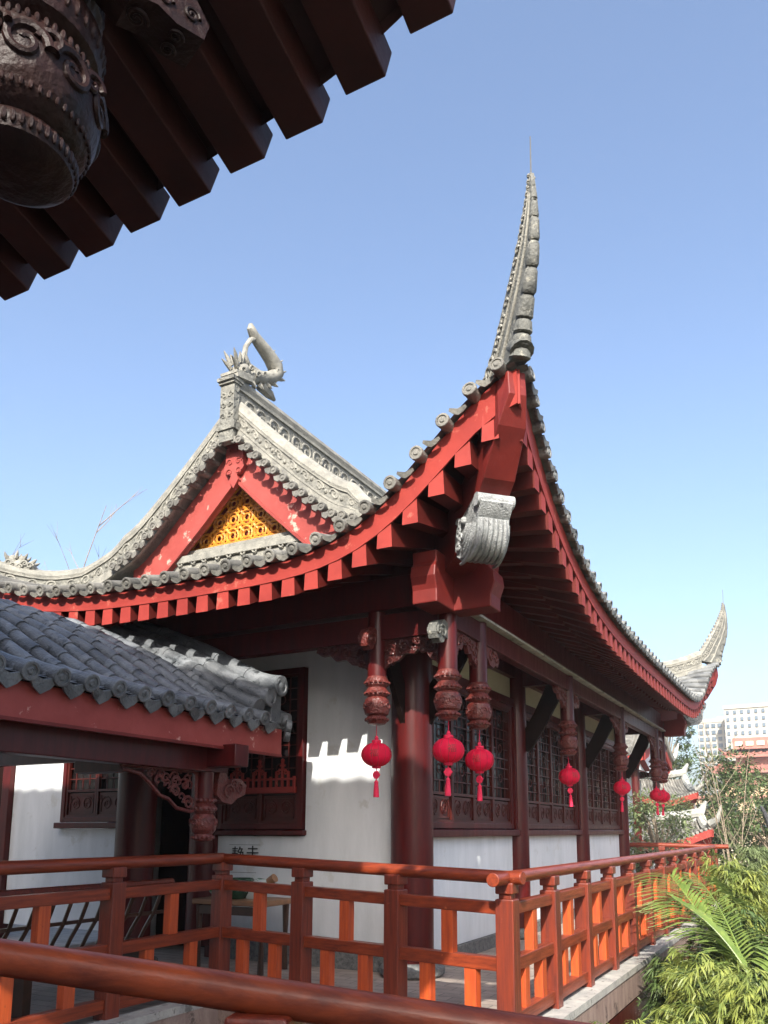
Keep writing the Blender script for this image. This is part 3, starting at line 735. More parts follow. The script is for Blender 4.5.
def window(p0, d, w, z0, z1, ns, name='lattice_window', arch=False, nrm=None, lowp=0.34):
    """lattice window: p0 start at wall plane, d direction, ns sashes"""
    p0 = V(p0); d = V(d); nrm = V(nrm); up = V((0,0,1))
    def at(a, z, o=0.0): return V((p0.x,p0.y,0)) + d*a + up*z + nrm*o
    f = B(); fw = 0.07
    f.beam(at(0,z0,0.0)+d*fw/2, at(0,z1,0.0)+d*fw/2, 0.12, fw, up=d); f.beam(at(w,z0)-d*fw/2, at(w,z1)-d*fw/2, 0.12, fw, up=d)
    f.beam(at(fw,z0+fw/2), at(w-fw,z0+fw/2), 0.118, fw); f.beam(at(fw,z1-fw/2), at(w-fw,z1-fw/2), 0.118, fw)
    win = f.build(name, 'lacquer', hall, smooth=False, bevel=0.005)
    g = B(); g.beam(at(0.02,(z0+z1)/2,-0.04), at(w-0.02,(z0+z1)/2,-0.04), 0.01, z1-z0-0.05); g.build('pane','glass',win,smooth=False)
    sw = (w-2*fw)/ns
    for k in range(ns):
        a0 = fw+sw*k; a1 = a0+sw
        s = B(); e = 0.032
        for a in (a0+e/2+0.003, a1-e/2-0.003): s.beam(at(a,z0+fw,0.02), at(a,z1-fw,0.02), 0.045, e, up=d)
        zs = [z0+fw+e/2, z0+fw+lowp, z1-fw-e/2]
        for z in zs: s.beam(at(a0+e,z,0.02), at(a1-e,z,0.02), 0.043, e)
        # lattice
        q = B(); t = 0.013; zb, zt = z0+fw+lowp+e/2, z1-fw-e; H = zt-zb; W = sw-2*e; al = a0+e
        rows = max(4, int(H/0.13)); cols = 4
        for i in range(1, rows):
            z = zb+H*i/rows
            if i % 3 == 2: q.beam(at(al,z,0.015), at(al+W*0.3,z,0.015), t, t); q.beam(at(al+W*0.7,z,0.015), at(al+W,z,0.015), t, t)
            else: q.beam(at(al,z,0.015), at(al+W,z,0.015), t, t)
        for j in range(1, cols):
            x = al+W*j/cols
            for i in range(rows):
                za, zc = zb+H*i/rows, zb+H*(i+1)/rows
                if j == 2 and i % 3 in (1,2): continue
                q.beam(at(x,za,0.018), at(x,zc,0.018), t, t, up=d)
        # small ornament rings in the gaps
        for i in range(2, rows, 3):
            z = zb+H*i/rows; c = at(al+W/2, z, 0.018); rr = min(W*0.2, 0.055)
            q.tube([c+d*math.cos(v)*rr+up*math.sin(v)*rr for v in [2*PI*u/12 for u in range(13)]], 0.008, 5, up=nrm, cap=False)
        q.add(s.v, s.f)
        sash = q.build('window_sash', 'lattice', win, smooth=False)
        c = B(); c.beam(at(a0+e+0.01,z0+fw+lowp/2,0.0), at(a1-e-0.01,z0+fw+lowp/2,0.0), 0.03, lowp-0.06)
        cc = at((a0+a1)/2, z0+fw+lowp/2, 0.02)
        for sgn in (-1,1):
            c.scroll(cc+d*sgn*W*0.22, d, up, W*0.2, 0.010, 1.5, sgn); 
            c.scroll(cc+d*sgn*W*0.22, up, d, W*0.13, 0.008, 1.2, sgn)
        fr = [(-W*0.42,-lowp*0.33),(W*0.42,-lowp*0.33),(W*0.42,lowp*0.33),(-W*0.42,lowp*0.33),(-W*0.42,-lowp*0.33)]
        for (aa,zz),(ab,zc) in zip(fr, fr[1:]):
            c.beam(cc+d*aa+up*zz, cc+d*ab+up*zc, 0.014, 0.014, up=nrm)
        c.build('carved_lower_panel', 'lattice', win, smooth=False)
    return win

# lattice facade (+X side)
SILL = 1.5
for i in range(3):
    y0, y1 = CY[i]+(0.24 if i == 0 else 0.18), CY[i+1]-0.18
    b = B(); b.lohi((WX-0.08,y0-0.1,0.16),(WX-0.02,y1+0.1,SILL-0.06)); b.build('white_dado','white',hall,smooth=False)
    b = B(); b.lohi((WX-0.08,y0,0.0),(WX+0.035,y1,0.155)); b.build('plinth','stone',hall,smooth=False)
    b = B(); b.lohi((WX-0.10,y0-0.05,SILL-0.07),(WX+0.10,y1+0.05,SILL+0.02)); b.build('window_sill','lacquer',hall,bevel=0.012)
    window((WX-0.02,y0+0.06,0), (0,1,0), y1-y0-0.12-(0.0), SILL+0.03, 3.30, 4, nrm=(1,0,0))
    b = B(); b.lohi((WX-0.06,y0-0.1,3.31),(WX+0.05,y1+0.1,3.42)); b.build('lintel','lacquer',hall,smooth=False)
    b = B(); b.lohi((WX-0.05,y0-0.1,3.425),(WX-0.01,y1+0.1,3.74)); b.build('cream_transom_board','cream',hall,smooth=False)
    b = B(); b.lohi((WX-0.07,y0-0.1,3.745),(WX+0.07,y1+0.1,4.01)); b.build('lintel','lacquer',hall,smooth=False)
    # inner jamb post beside the column
    b = B(); b.lohi((WX-0.07,y0-0.12,SILL+0.03),(WX+0.07,y0+0.055,3.30)); b.lohi((WX-0.07,y1-0.055,SILL+0.03),(WX+0.07,y1+0.12,3.30)); b.build('window_jamb','lacquer',hall,smooth=False)
# gable wall (-Y side)
def wall(x0, x1, z0, z1, name='white_wall', mat='white', y0=WY+0.02, y1=WY+0.10):
    b = B(); b.lohi((x0,y0,z0),(x1,y1,z1)); return b.build(name,mat,hall,smooth=False)
wx0, wx1 = -6.70, -5.41
wall(wx1, WX+0.02, 0.30, 4.0); wall(wx0, wx1, 0.30, SILL-0.06)
wall(wx0+0.0, wx1, 3.46, 4.0)
b = B(); b.lohi((wx0,WY-0.02,0.0),(WX-0.1,WY+0.10,0.30)); b.build('plinth','stone',hall,smooth=False)
window((wx0+0.02,WY+0.02,0), (1,0,0), wx1-wx0-0.04, SILL+0.02, 3.45, 2, nrm=(0,-1,0), lowp=0.36)
b = B(); b.lohi((wx0-0.02,WY-0.06,SILL-0.05),(wx1+0.02,WY+0.09,SILL+0.01)); b.build('window_sill','lacquer',hall,bevel=0.01)
fw_ = B()
fz = 1.98; fx0, fx1 = wx0+0.12, wx1-0.10; fy = WY-0.055
fw_.beam((fx0,fy,fz),(fx1,fy,fz),0.05,0.07); fw_.beam((fx0,fy,fz+0.13),(fx1,fy,fz+0.13),0.025,0.022)
q = 0; x = fx0+0.03
while x < fx1:
    hgt = 0.34 if q % 4 == 2 else (0.22 if q % 4 in (1,3) else 0.16)
    fw_.beam((x,fy,fz),(x,fy,fz+hgt),0.028,0.026,up=(1,0,0))
    if q % 4 == 2:
        fw_.beam((x-0.05,fy,fz+0.24),(x+0.05,fy,fz+0.24),0.025,0.022); fw_.beam((x-0.035,fy,fz+0.29),(x+0.035,fy,fz+0.29),0.025,0.02); fw_.ball((x,fy,fz+0.35),0.024,7,5)
        fw_.scroll((x+0.055,fy-0.01,fz+0.20),(1,0,0),(0,0,1),0.03,0.010,1.1,1); fw_.scroll((x-0.055,fy-0.01,fz+0.20),(1,0,0),(0,0,1),0.03,0.010,1.1,-1)
    x += 0.085; q += 1
fw_.build('carved_fretwork','eave',hall,smooth=False)
# doorway, left of the window
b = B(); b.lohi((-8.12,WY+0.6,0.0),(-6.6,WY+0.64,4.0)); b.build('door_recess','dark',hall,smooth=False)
b = B(); b.lohi((-8.16,WY-0.04,0.0),(-8.04,WY+0.14,4.0)); b.lohi((-6.80,WY-0.04,0.0),(-6.70,WY+0.14,4.0)); b.build('door_frame','lacquer',hall,bevel=0.006)
# left wall with its window
wall(-9.52, -8.165, 0.2, 1.53); wall(-10.55, -9.52, 0.2, 4.0)
window((-9.50,WY+0.04,0), (1,0,0), 1.33, 1.62, 3.2, 2, nrm=(0,-1,0), lowp=0.36)
b = B(); b.lohi((-9.55,WY-0.08,1.535),(-8.18,WY+0.1,1.615)); b.build('window_sill','lacquer',hall,bevel=0.01)
wall(-9.52, -8.165, 3.22, 4.0)
b = B(); b.lohi((-10.72,WY-0.06,0.0),(-10.56,WY+0.12,4.0)); b.build('door_frame','lacquer',hall,bevel=0.006)
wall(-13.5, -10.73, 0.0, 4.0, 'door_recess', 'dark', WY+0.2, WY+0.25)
# back and side closure of the hall
b = B(); b.lohi((XW2-0.1,KY2-0.9,0),(WX,KY2-0.8,4.0)); b.lohi((XW2-0.1,8.0,0),(XW2,KY2-0.9,4.0)); b.build('rear_wall','white',hall,smooth=False)
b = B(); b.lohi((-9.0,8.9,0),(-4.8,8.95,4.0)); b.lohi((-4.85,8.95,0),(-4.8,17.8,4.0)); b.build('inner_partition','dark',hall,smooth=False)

# calligraphy on the white wall
def text_mesh(body, size, ext=0.002):
    cu = bpy.data.curves.new('t','FONT'); cu.body = body; cu.size = size; cu.extrude = ext; cu.align_x = 'CENTER'; cu.align_y = 'CENTER'
    o = bpy.data.objects.new('t', cu); C.objects.link(o)
    dg = bpy.context.evaluated_depsgraph_get(); me = bpy.data.meshes.new_from_object(o.evaluated_get(dg))
    bpy.data.objects.remove(o); bpy.data.curves.remove(cu)
    return [v.co.copy() for v in me.vertices], [tuple(p.vertices) for p in me.polygons]
cal = B()
vs, fs = text_mesh('静', 0.20); cal.add([V((-6.38+v.x, WY+0.014+v.z, 1.19+v.y*1.15)) for v in vs], fs)
vs, fs = text_mesh('走', 0.20); cal.add([V((-6.16+v.x, WY+0.014+v.z, 1.20+v.y*1.15)) for v in vs], fs)
cal.lohi((-6.52,WY+0.016,1.333),(-6.05,WY+0.019,1.337)); cal.lohi((-6.55,WY+0.016,1.005),(-6.10,WY+0.019,1.009))
cal.build('wall_calligraphy','ink',hall,smooth=False)

# ---------------------------------------------------------------- gallery with the low roof
gal = thing('covered_gallery', (-7.2, 3.0, 0), 'low covered gallery with blue grey tiled roof and plain red fascia left of the hall', 'gallery')
GX, GZ = -5.0, 2.60
GP = [(0,0),(0.3,0.13),(1.0,0.56),(1.6,0.86),(2.2,1.13)]
def gp(y, t, dz=0.0): return V((GX-t, y, GZ+lerp(GP,t)+dz))
GY0, GY1 = -3.0, 6.72
pan = B(); rows = B(); ends = B()
for k in range(11):
    t0, t1 = 2.2*k/11, 2.2*(k+1)/11
    pan.add([gp(GY0,t0-0.05*(k==0)),gp(GY1,t0-0.05*(k==0)),gp(GY1,t1),gp(GY0,t1)], [(0,1,2,3)])
pan.add([V((-7.2,GY0,GZ+1.13)),V((-7.2,GY1,GZ+1.13)),V((-9.4,GY1,GZ)),V((-9.4,GY0,GZ))],[(0,1,2,3)])
n = int((GY1-GY0)/0.27)
for i in range(n+1):
    y = GY1-0.02-0.27*i
    if i > 0:
        for k in range(8):
            t0, t1 = 2.24*k/8, 2.24*(k+1)/8
            jy, jz = random.uniform(-.006,.006), random.uniform(-.004,.005)
            rows.tube([gp(y+jy,t0-0.06*(k==0),0.025+jz), gp(y+jy,(t0+t1)/2,0.025+jz), gp(y-jy,t1+0.02,0.02)], [0.068,0.066,0.063], 12)
            j = t1; 
            rows.tube([gp(y,t0+0.005,0.025), gp(y,t0+0.035,0.025)], [0.0705,0.070], 12)
        ends.disc(gp(y,-0.105,0.012), (1,0,-0.30), 0.073, 0.04, 16)
    c = gp(y-0.135,-0.07,-0.012)
    ends.prism([(-0.10,0.02),(-0.11,-0.02),(-0.07,-0.075),(0,-0.12),(0.07,-0.075),(0.11,-0.02),(0.10,0.02),(0.04,0.0),(0,-0.01),(-0.04,0.0)], c, (0,1,0), (0.30,0,1), 0.02)
    # concave pan tile lips
    for k in range(8):
        t0 = 2.2*k/8
        m_ = [gp(y-0.135+0.07*s_, t0, 0.012+0.012*abs(s_)) for s_ in (-1,-0.5,0,0.5,1)]
        rows.tube(m_, 0.008, 5)
pan.build('roof_pan','tilelow',gal); rows.build('roof_tiles','tilelow',gal,ang=60); ends.build('eave_tile_ends','tilelow',gal)
# verge at the hall end: stacked rolls
vg = B()
vy = GY1+0.07
def roll(y, dz, r, t0, t1, seg=0.42, lift=0.0):
    ts = arange(t0, t1, seg)
    for k, t in enumerate(ts):
        te = min(t+seg, 2.25)
        mids = [gp(y, t+(te-t)*f, dz*(1-0.22*(t+(te-t)*f))+lift*math.exp(-(t+(te-t)*f)/0.35)) for f in (0,0.33,0.66,1)]
        vg.tube(mids, [r*1.05,r,r,r*0.96], 14)
roll(vy-0.30, 0.13, 0.085, 0.03, 1.9)
roll(vy-0.15, 0.24, 0.095, 0.0, 1.9, lift=0.02)
roll(vy+0.0, 0.37, 0.105, -0.02, 1.9, lift=0.03)
roll(vy+0.14, 0.05, 0.08, 0.0, 1.9)
vg.disc(gp(vy+0.0,-0.03,0.40),(1,0,0),0.108); vg.disc(gp(vy-0.15,-0.01,0.26),(1,0,0),0.098)
vg.build('verge_rolls','tilelow',gal,ang=50)
wb = B(); 
wb.band([gp(vy-0.02,t,0.0) for t in (0.02,0.3,0.8,1.4,2.2)], [gp(vy-0.02,t,0.33*(1-0.22*t)) for t in (0.02,0.3,0.8,1.4,2.2)], 0.17)
wb.build('verge_wall','tilelow',gal,smooth=False,bevel=0.01)
vd = B()
for k, (dx,dz_) in enumerate(((0.06,-0.02),(0.03,-0.11),(-0.02,0.05))): vd.disc((GX+dx+0.02, vy+0.10+0.02*k, GZ+dz_), (0.7,0.7,-0.1), 0.07, 0.05)
for k in range(8):
    p = gp(vy+0.2, 0.1+0.25*k, -0.02); vd.tube([p-V((0,0.15,0)),p],0.06,8); vd.disc(p+V((0,.01,0)),(0,1,0),0.07)
vd.build('verge_tile_ends','tilelow',gal)
b = B(); b.lohi((GX-0.05,GY0,2.285),(GX-0.01,GY1+0.14,2.55)); b.build('fascia_board','barge',gal,smooth=False)
b = B(); b.lohi((GX-0.052,GY0,2.262),(GX-0.002,GY1+0.144,2.288)); b.build('fascia_lip','raft',gal,smooth=False)
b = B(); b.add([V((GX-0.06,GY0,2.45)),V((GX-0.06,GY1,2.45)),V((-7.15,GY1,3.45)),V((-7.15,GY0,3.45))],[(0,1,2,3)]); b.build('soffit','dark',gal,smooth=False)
b = B(); b.lohi((GX-0.36,GY0,2.06),(GX-0.20,6.25,2.30)); b.build('eave_beam','lacquer',gal,bevel=0.008)
b = B(); b.lohi((-7.0,5.94,2.10),(-4.86,6.14,2.31)); b.build('cross_beam','lacquer',gal,bevel=0.01)
b = B(); b.lohi((-9.2,6.62,2.3),(-5.1,6.70,2.5)); b.build('end_board','lacquer',gal,smooth=False)
# hanging post of the gallery
b = B(); px_, py_ = -5.30, 6.04
b.lathe((px_,py_,0), [(0.085,1.80),(0.085,2.3)], 20); gpst = b.build('hanging_post','lacquer',gal)
d = B(); d.lathe((px_,py_,0), [(0.03,1.40),(0.085,1.41),(0.10,1.44),(0.085,1.47),(0.115,1.50),(0.128,1.55),(0.126,1.60),(0.10,1.65),(0.09,1.66),(0.115,1.69),(0.115,1.73),(0.09,1.76),(0.11,1.79),(0.09,1.81)], 28)
for k in range(8):
    a = 2*PI*k/8; t = V((-math.sin(a),math.cos(a),0)); d.scroll(V((px_+0.124*math.cos(a),py_+0.124*math.sin(a),1.575)), t, (0,0,1), 0.042, 0.011, 1.3, 1 if k%2 else -1)
    for q in (0,.5):
        a = 2*PI*(k+q)/8
        for zz, rr in ((1.44,0.098),(1.71,0.113),(1.79,0.106)): d.ball((px_+rr*math.cos(a),py_+rr*math.sin(a),zz), 0.018, 6, 5)
d.build('carved_drop','carve',gpst)
# openwork bracket left of that post
br = B(); o = V((px_-0.02, py_-0.10, 2.06)); u = V((0,-1,0)); w = V((0,0,1))
out = [(0,0),(0.95,0.0),(0.93,-0.03),(0.72,-0.06),(0.60,-0.14),(0.47,-0.24),(0.36,-0.27),(0.25,-0.35),(0.06,-0.38),(0.0,-0.36),(0,0)]
br.tube([o+u*a+w*c for a,c in out], 0.018, 6, up=(1,0,0))
for a in range(26):
    fx = random.uniform(0.04,0.6); fz = -random.uniform(0.02, max(0.03,(0.36-0.45*fx)))
    br.scroll(o+u*fx+w*fz, u, w, random.uniform(0.04,0.07), 0.011, random.uniform(0.8,1.3), random.choice((1,-1)))
br.scroll(o+u*0.10+w*-0.30, u, w, 0.07, 0.016, 1.5, 1)
br.build('openwork_bracket','carve',gal)
ch = B(); o = V((px_+0.02, py_+0.08, 1.92)); u = V((0,1,0))
ch.prism([(0,0.02),(0.04,0.18),(0.10,0.19),(0.16,0.08),(0.34,0.10),(0.44,0.04),(0.42,-0.06),(0.30,-0.10),(0.22,-0.16),(0.08,-0.14),(0,-0.08)], o, u, w, 0.14)
for k, (a,c,r) in enumerate(((0.32,0.0,0.07),(0.16,-0.04,0.08),(0.24,0.04,0.05))):
    for s_ in (-1,1): ch.scroll(o+u*a+w*c+V((0.075*s_,0,0)), u, w, r, 0.016, 1.5, 1 if k%2 else -1)
ch.build('cloud_bracket_head','carve',gal)
# gallery columns
for (x, y, r) in ((-7.05,6.9,0.22),(-7.05,2.2,0.2),(-8.9,2.6,0.2)):
    b = B(); b.lathe((x,y,0), [(r,0.12),(r,3.2)], 28); c = b.build('column','lacquer',gal)
    s = B(); s.lathe((x,y,0), [(r*1.4,0),(r*1.45,0.08),(r*1.1,0.12)], 24); s.build('column_base','stone',c)

# ---------------------------------------------------------------- opposite pavilion over the camera
pav = thing('entrance_pavilion', (-4.0,-3.0,0), 'dark wooden eave seen from below with rafter ends and carved drop above the viewer', 'pavilion')
PZ = 3.72
def pe(x):   # eave line: y and z at x
    return 2.0, lerp([(-3.0,3.72),(-2.33,3.765),(-1.9,3.80),(-1.69,3.835),(-1.43,3.87),(-1.19,3.93),(-0.95,4.04),(-0.7,4.2)], x)
PX1 = -0.93
k = 0; x = PX1
while x > -12:
    y, z = pe(x); b = B()
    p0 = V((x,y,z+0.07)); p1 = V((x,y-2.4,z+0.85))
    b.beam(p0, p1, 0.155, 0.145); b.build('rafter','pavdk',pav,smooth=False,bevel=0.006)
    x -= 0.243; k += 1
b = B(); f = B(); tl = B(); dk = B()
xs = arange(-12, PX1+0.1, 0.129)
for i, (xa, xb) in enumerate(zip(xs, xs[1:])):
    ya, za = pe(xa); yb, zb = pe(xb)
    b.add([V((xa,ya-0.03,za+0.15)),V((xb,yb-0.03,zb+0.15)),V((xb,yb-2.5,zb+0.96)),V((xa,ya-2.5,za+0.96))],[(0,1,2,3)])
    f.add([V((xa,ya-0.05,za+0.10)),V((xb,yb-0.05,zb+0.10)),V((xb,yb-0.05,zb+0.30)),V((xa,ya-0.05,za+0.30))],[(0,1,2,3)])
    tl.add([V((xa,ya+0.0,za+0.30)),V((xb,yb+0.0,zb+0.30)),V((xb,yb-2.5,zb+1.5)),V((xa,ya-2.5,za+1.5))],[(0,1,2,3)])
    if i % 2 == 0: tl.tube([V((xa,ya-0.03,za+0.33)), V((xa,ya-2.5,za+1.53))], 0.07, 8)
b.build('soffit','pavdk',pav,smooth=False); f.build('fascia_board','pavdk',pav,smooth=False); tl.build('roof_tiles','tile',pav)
b = B()
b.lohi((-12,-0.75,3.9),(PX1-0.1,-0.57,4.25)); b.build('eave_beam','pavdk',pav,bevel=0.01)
b = B(); b.lohi((-12,-2.6,0),(2.6,-2.4,4.2)); b.build('wall','white',pav,smooth=False)  # out of view; right end drawn out to shade the foreground log
# unseen upper storey and eave, invented to cast shade on hall and rails
b = B(); b.lohi((-17.5,-0.68,4.3),(-1.25,-0.60,6.34)); b.build('upper_wall','white',pav,smooth=False)  # made-up blocker, shades the left of the hall and terrace
b = B(); b.lohi((-17.5,-0.70,6.35),(0.2,-0.58,8.1)); b.build('shadow_jetty_wall','lacquer',pav,smooth=False)  # invented jetty that keeps the sun off the white dado
b = B(); x0, x1 = -18.0, 0.35
b.add([V((x0,-0.5,8.17)),V((x1,-0.5,8.17)),V((x1,-4.5,11.0)),V((x0,-4.5,11.0)),V((x0,-0.5,8.02)),V((x1,-0.5,8.02)),V((x1,-4.5,10.7)),V((x0,-4.5,10.7))],
      [(0,1,2,3),(7,6,5,4),(0,4,5,1),(1,5,6,2),(2,6,7,3),(3,7,4,0)])
b.add([V((-0.8,-0.5,8.10)),V((0.36,-0.48,8.10)),V((0.36,-0.48,9.05)),V((-0.35,-0.5,9.0)),V((-0.8,-0.62,8.10)),V((0.36,-0.62,8.10)),V((0.36,-0.62,9.05)),V((-0.35,-0.62,9.0))],
      [(0,1,2,3),(7,6,5,4),(0,4,5,1),(1,5,6,2),(2,6,7,3),(3,7,4,0)])  # upturned corner added to block a sliver of sun on the dado
i = 0; x = x1-0.1
while x > x0:
    b.tube([(x,-0.42,8.15),(x,-4.5,10.95)], 0.12, 8); x -= 0.34; i += 1
b.build('shadow_upper_roof','tile',pav)  # unseen roof, shaped to set the lower edge of the sunlit band
# big carved drop hanging close to the camera
cp = B(); dx, dy, dz = -1.60, 1.07, 3.03
prof = [(0.02,0.0),(0.09,0.005),(0.125,0.03),(0.135,0.06),(0.12,0.085),(0.145,0.10),(0.172,0.15),(0.180,0.21),(0.172,0.27),(0.150,0.31),(0.135,0.325),(0.165,0.345),(0.178,0.39),(0.17,0.43),(0.14,0.46),(0.165,0.49),(0.165,0.55),(0.13,0.58),(0.125,0.62),(0.125,1.25)]
hp = B(); hp.lathe((dx,dy,dz), prof[-2:], 28); hpo = hp.build('hanging_post','pavdk',pav)
cp.lathe((dx,dy,dz), prof[:-1], 40)
for k in range(10):
    a = 2*PI*k/10; t = V((-math.sin(a),math.cos(a),0)); n_ = V((math.cos(a),math.sin(a),0))
    c = V((dx,dy,dz+0.21))+n_*0.176
    cp.scroll(c, t, (0,0,1), 0.052, 0.013, 1.4, 1 if k%2 else -1, 8, 22); cp.scroll(c+t*0.055+V((0,0,.02)), t, (0,0,1), 0.03, 0.010, 1.2, -1 if k%2 else 1)
for (zz, rr, nb, sz) in ((0.055,0.130,44,0.008),(0.125,0.157,50,0.006),(0.30,0.158,50,0.007),(0.39,0.170,40,0.011),(0.52,0.160,40,0.010)):
    for k in range(nb):
        a = 2*PI*k/nb; cp.ball((dx+rr*math.cos(a),dy+rr*math.sin(a),dz+zz), sz, 7, 6, (1,1,2.2))
cp.build('carved_drop','pavcarve',hpo)
# carved beam head poking down from the eave
ch = B(); o = V((-1.29,1.40,3.50)); u = V((0.35,0.937,0)); w = V((0,0,1)); s_ = u.cross(w)
ch.prism([(-0.5,0.14),(0.04,0.10),(0.10,0.02),(0.08,-0.06),(-0.04,-0.075),(-0.12,-0.05),(-0.22,-0.08),(-0.32,-0.03),(-0.5,-0.02)], o, u, w, 0.17)
for sg in (-1,1):
    for (a,c,r) in ((0.02,0.01,0.035),(-0.09,0.0,0.03),(-0.25,0.03,0.05)): ch.scroll(o+u*a+w*c+s_*sg*0.088, u, w, r, 0.009, 1.6, sg, 8, 20)
for (a,t,r) in ((-0.02,0.035,0.03),(-0.02,-0.04,0.03),(-0.17,0.0,0.045)): ch.scroll(o+u*a+w*-0.08+s_*t, u, s_, r, 0.008, 1.6, 1, 8, 20)
for v in ch.v: v -= o; v *= 0.62; v += o + V((-0.03,-0.12,0.02))
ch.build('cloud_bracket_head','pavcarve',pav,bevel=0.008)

# ---------------------------------------------------------------- terraces, kerbs, ground
def struct(name, b, mat, **k): o = b.build(name, mat, None, smooth=False, **k); o['kind'] = 'structure'; return o
P0, P1 = V((-2.2,5.95,0)), V((-5.3,6.35,0))
b = B()
b.add([V((-2.12,5.86,-0.002)),V((-2.12,20.6,-0.002)),V((-14,20.6,-0.002)),V((-14,-4,-0.002)),V((-5.2,-4,-0.002)),V((-5.2,6.26,-0.002)),
       V((-2.12,5.86,-0.3)),V((-2.12,20.6,-0.3)),V((-14,20.6,-0.3)),V((-14,-4,-0.3)),V((-5.2,-4,-0.3)),V((-5.2,6.26,-0.3))],
      [(0,1,2,3,4,5),(11,10,9,8,7,6)]+[(i,i+6,(i+1)%6+6,(i+1)%6) for i in range(6)])
struct('terrace_floor', b, 'floor')
def kerb(p, q, nrm):
    p = V(p); q = V(q); n_ = V(nrm); d = (q-p).normalized()
    t = B(); c0 = p+n_*0.0; c1 = q+n_*0.0
    t.beam(c0+V((0,0,-0.025)), c1+V((0,0,-0.025)), 0.20, 0.066)
    struct('kerb', t, 'kerb')
    f_ = B(); f_.beam(c0+n_*0.05+V((0,0,-0.19)), c1+n_*0.05+V((0,0,-0.19)), 0.08, 0.26); struct('kerb_face', f_, 'kerbface')
kerb((-2.10,5.80,0),(-2.10,20.6,0),(1,0,0))
kerb((-2.02,5.79,0.001),(-5.18,6.20,0.001),(-0.13,-0.99,0))
kerb((-5.17,6.14,0.002),(-5.17,-4,0.002),(1,0,0))
b = B(); b.lohi((-2.02,5.9,-0.62),(-2.20,20.4,-0.34)); b.lohi((-5.10,-4,-3),(-5.18,6.1,-0.33)); b.lohi((-5.2,6.24,-3),(-5.1,6.30,-0.33)); struct('terrace_edge_beam', b, 'lacquer')
b = B(); b.lohi((-14,6.4,-3),(-2.6,20.3,-0.31)); b.lohi((-14,-4,-3),(-5.25,6.39,-0.31)); struct('terrace_substructure', b, 'stone')
b = B(); b.lohi((-1.9,-4,-0.3),(3.5,1.30,0.0)); b.lohi((-5.1,-4,-0.3),(-1.9,1.1,-0.002)); struct('walkway', b, 'floor')
b = B()
N_ = 24
for i in range(N_):
    for j in range(N_):
        x0 = -600+1200*i/N_; x1 = -600+1200*(i+1)/N_; y0 = -100+1300*j/N_; y1 = -100+1300*(j+1)/N_
        b.add([V((x0,y0,-3)),V((x1,y0,-3)),V((x1,y1,-3)),V((x0,y1,-3))],[(0,1,2,3)])
struct('ground', b, 'soil')
# bracket below the terrace
tb = thing('terrace_bracket', (-1.98, 8.0, -1.2), 'carved red cloud bracket carrying the terrace edge above the garden', 'bracket')
b = B(); b.prism([(0,-0.1),(0.12,0.42),(0.20,0.46),(0.30,0.30),(0.42,0.30),(0.52,0.18),(0.62,0.17),(0.66,0.05),(0.58,-0.06),(0.40,-0.04),(0.2,-0.2),(0,-0.3)], (-2.02,7.7,-0.95), (1,0,0), (0,0,1), 0.12)
for (a,c,r) in ((0.50,0.08,0.07),(0.34,0.16,0.07),(0.16,0.22,0.05)):
    for s_ in (-1,1): b.scroll(V((-2.02+a,7.7+s_*0.065,-0.95+c)), (1,0,0),(0,0,1), r, 0.014, 1.5, 1)
b.build('carved_arm','raft',tb)
b = B(); b.lohi((-2.22,7.62,-3.0),(-2.03,7.78,-0.62)); b.build('support_post','lacquer',tb,bevel=0.008)

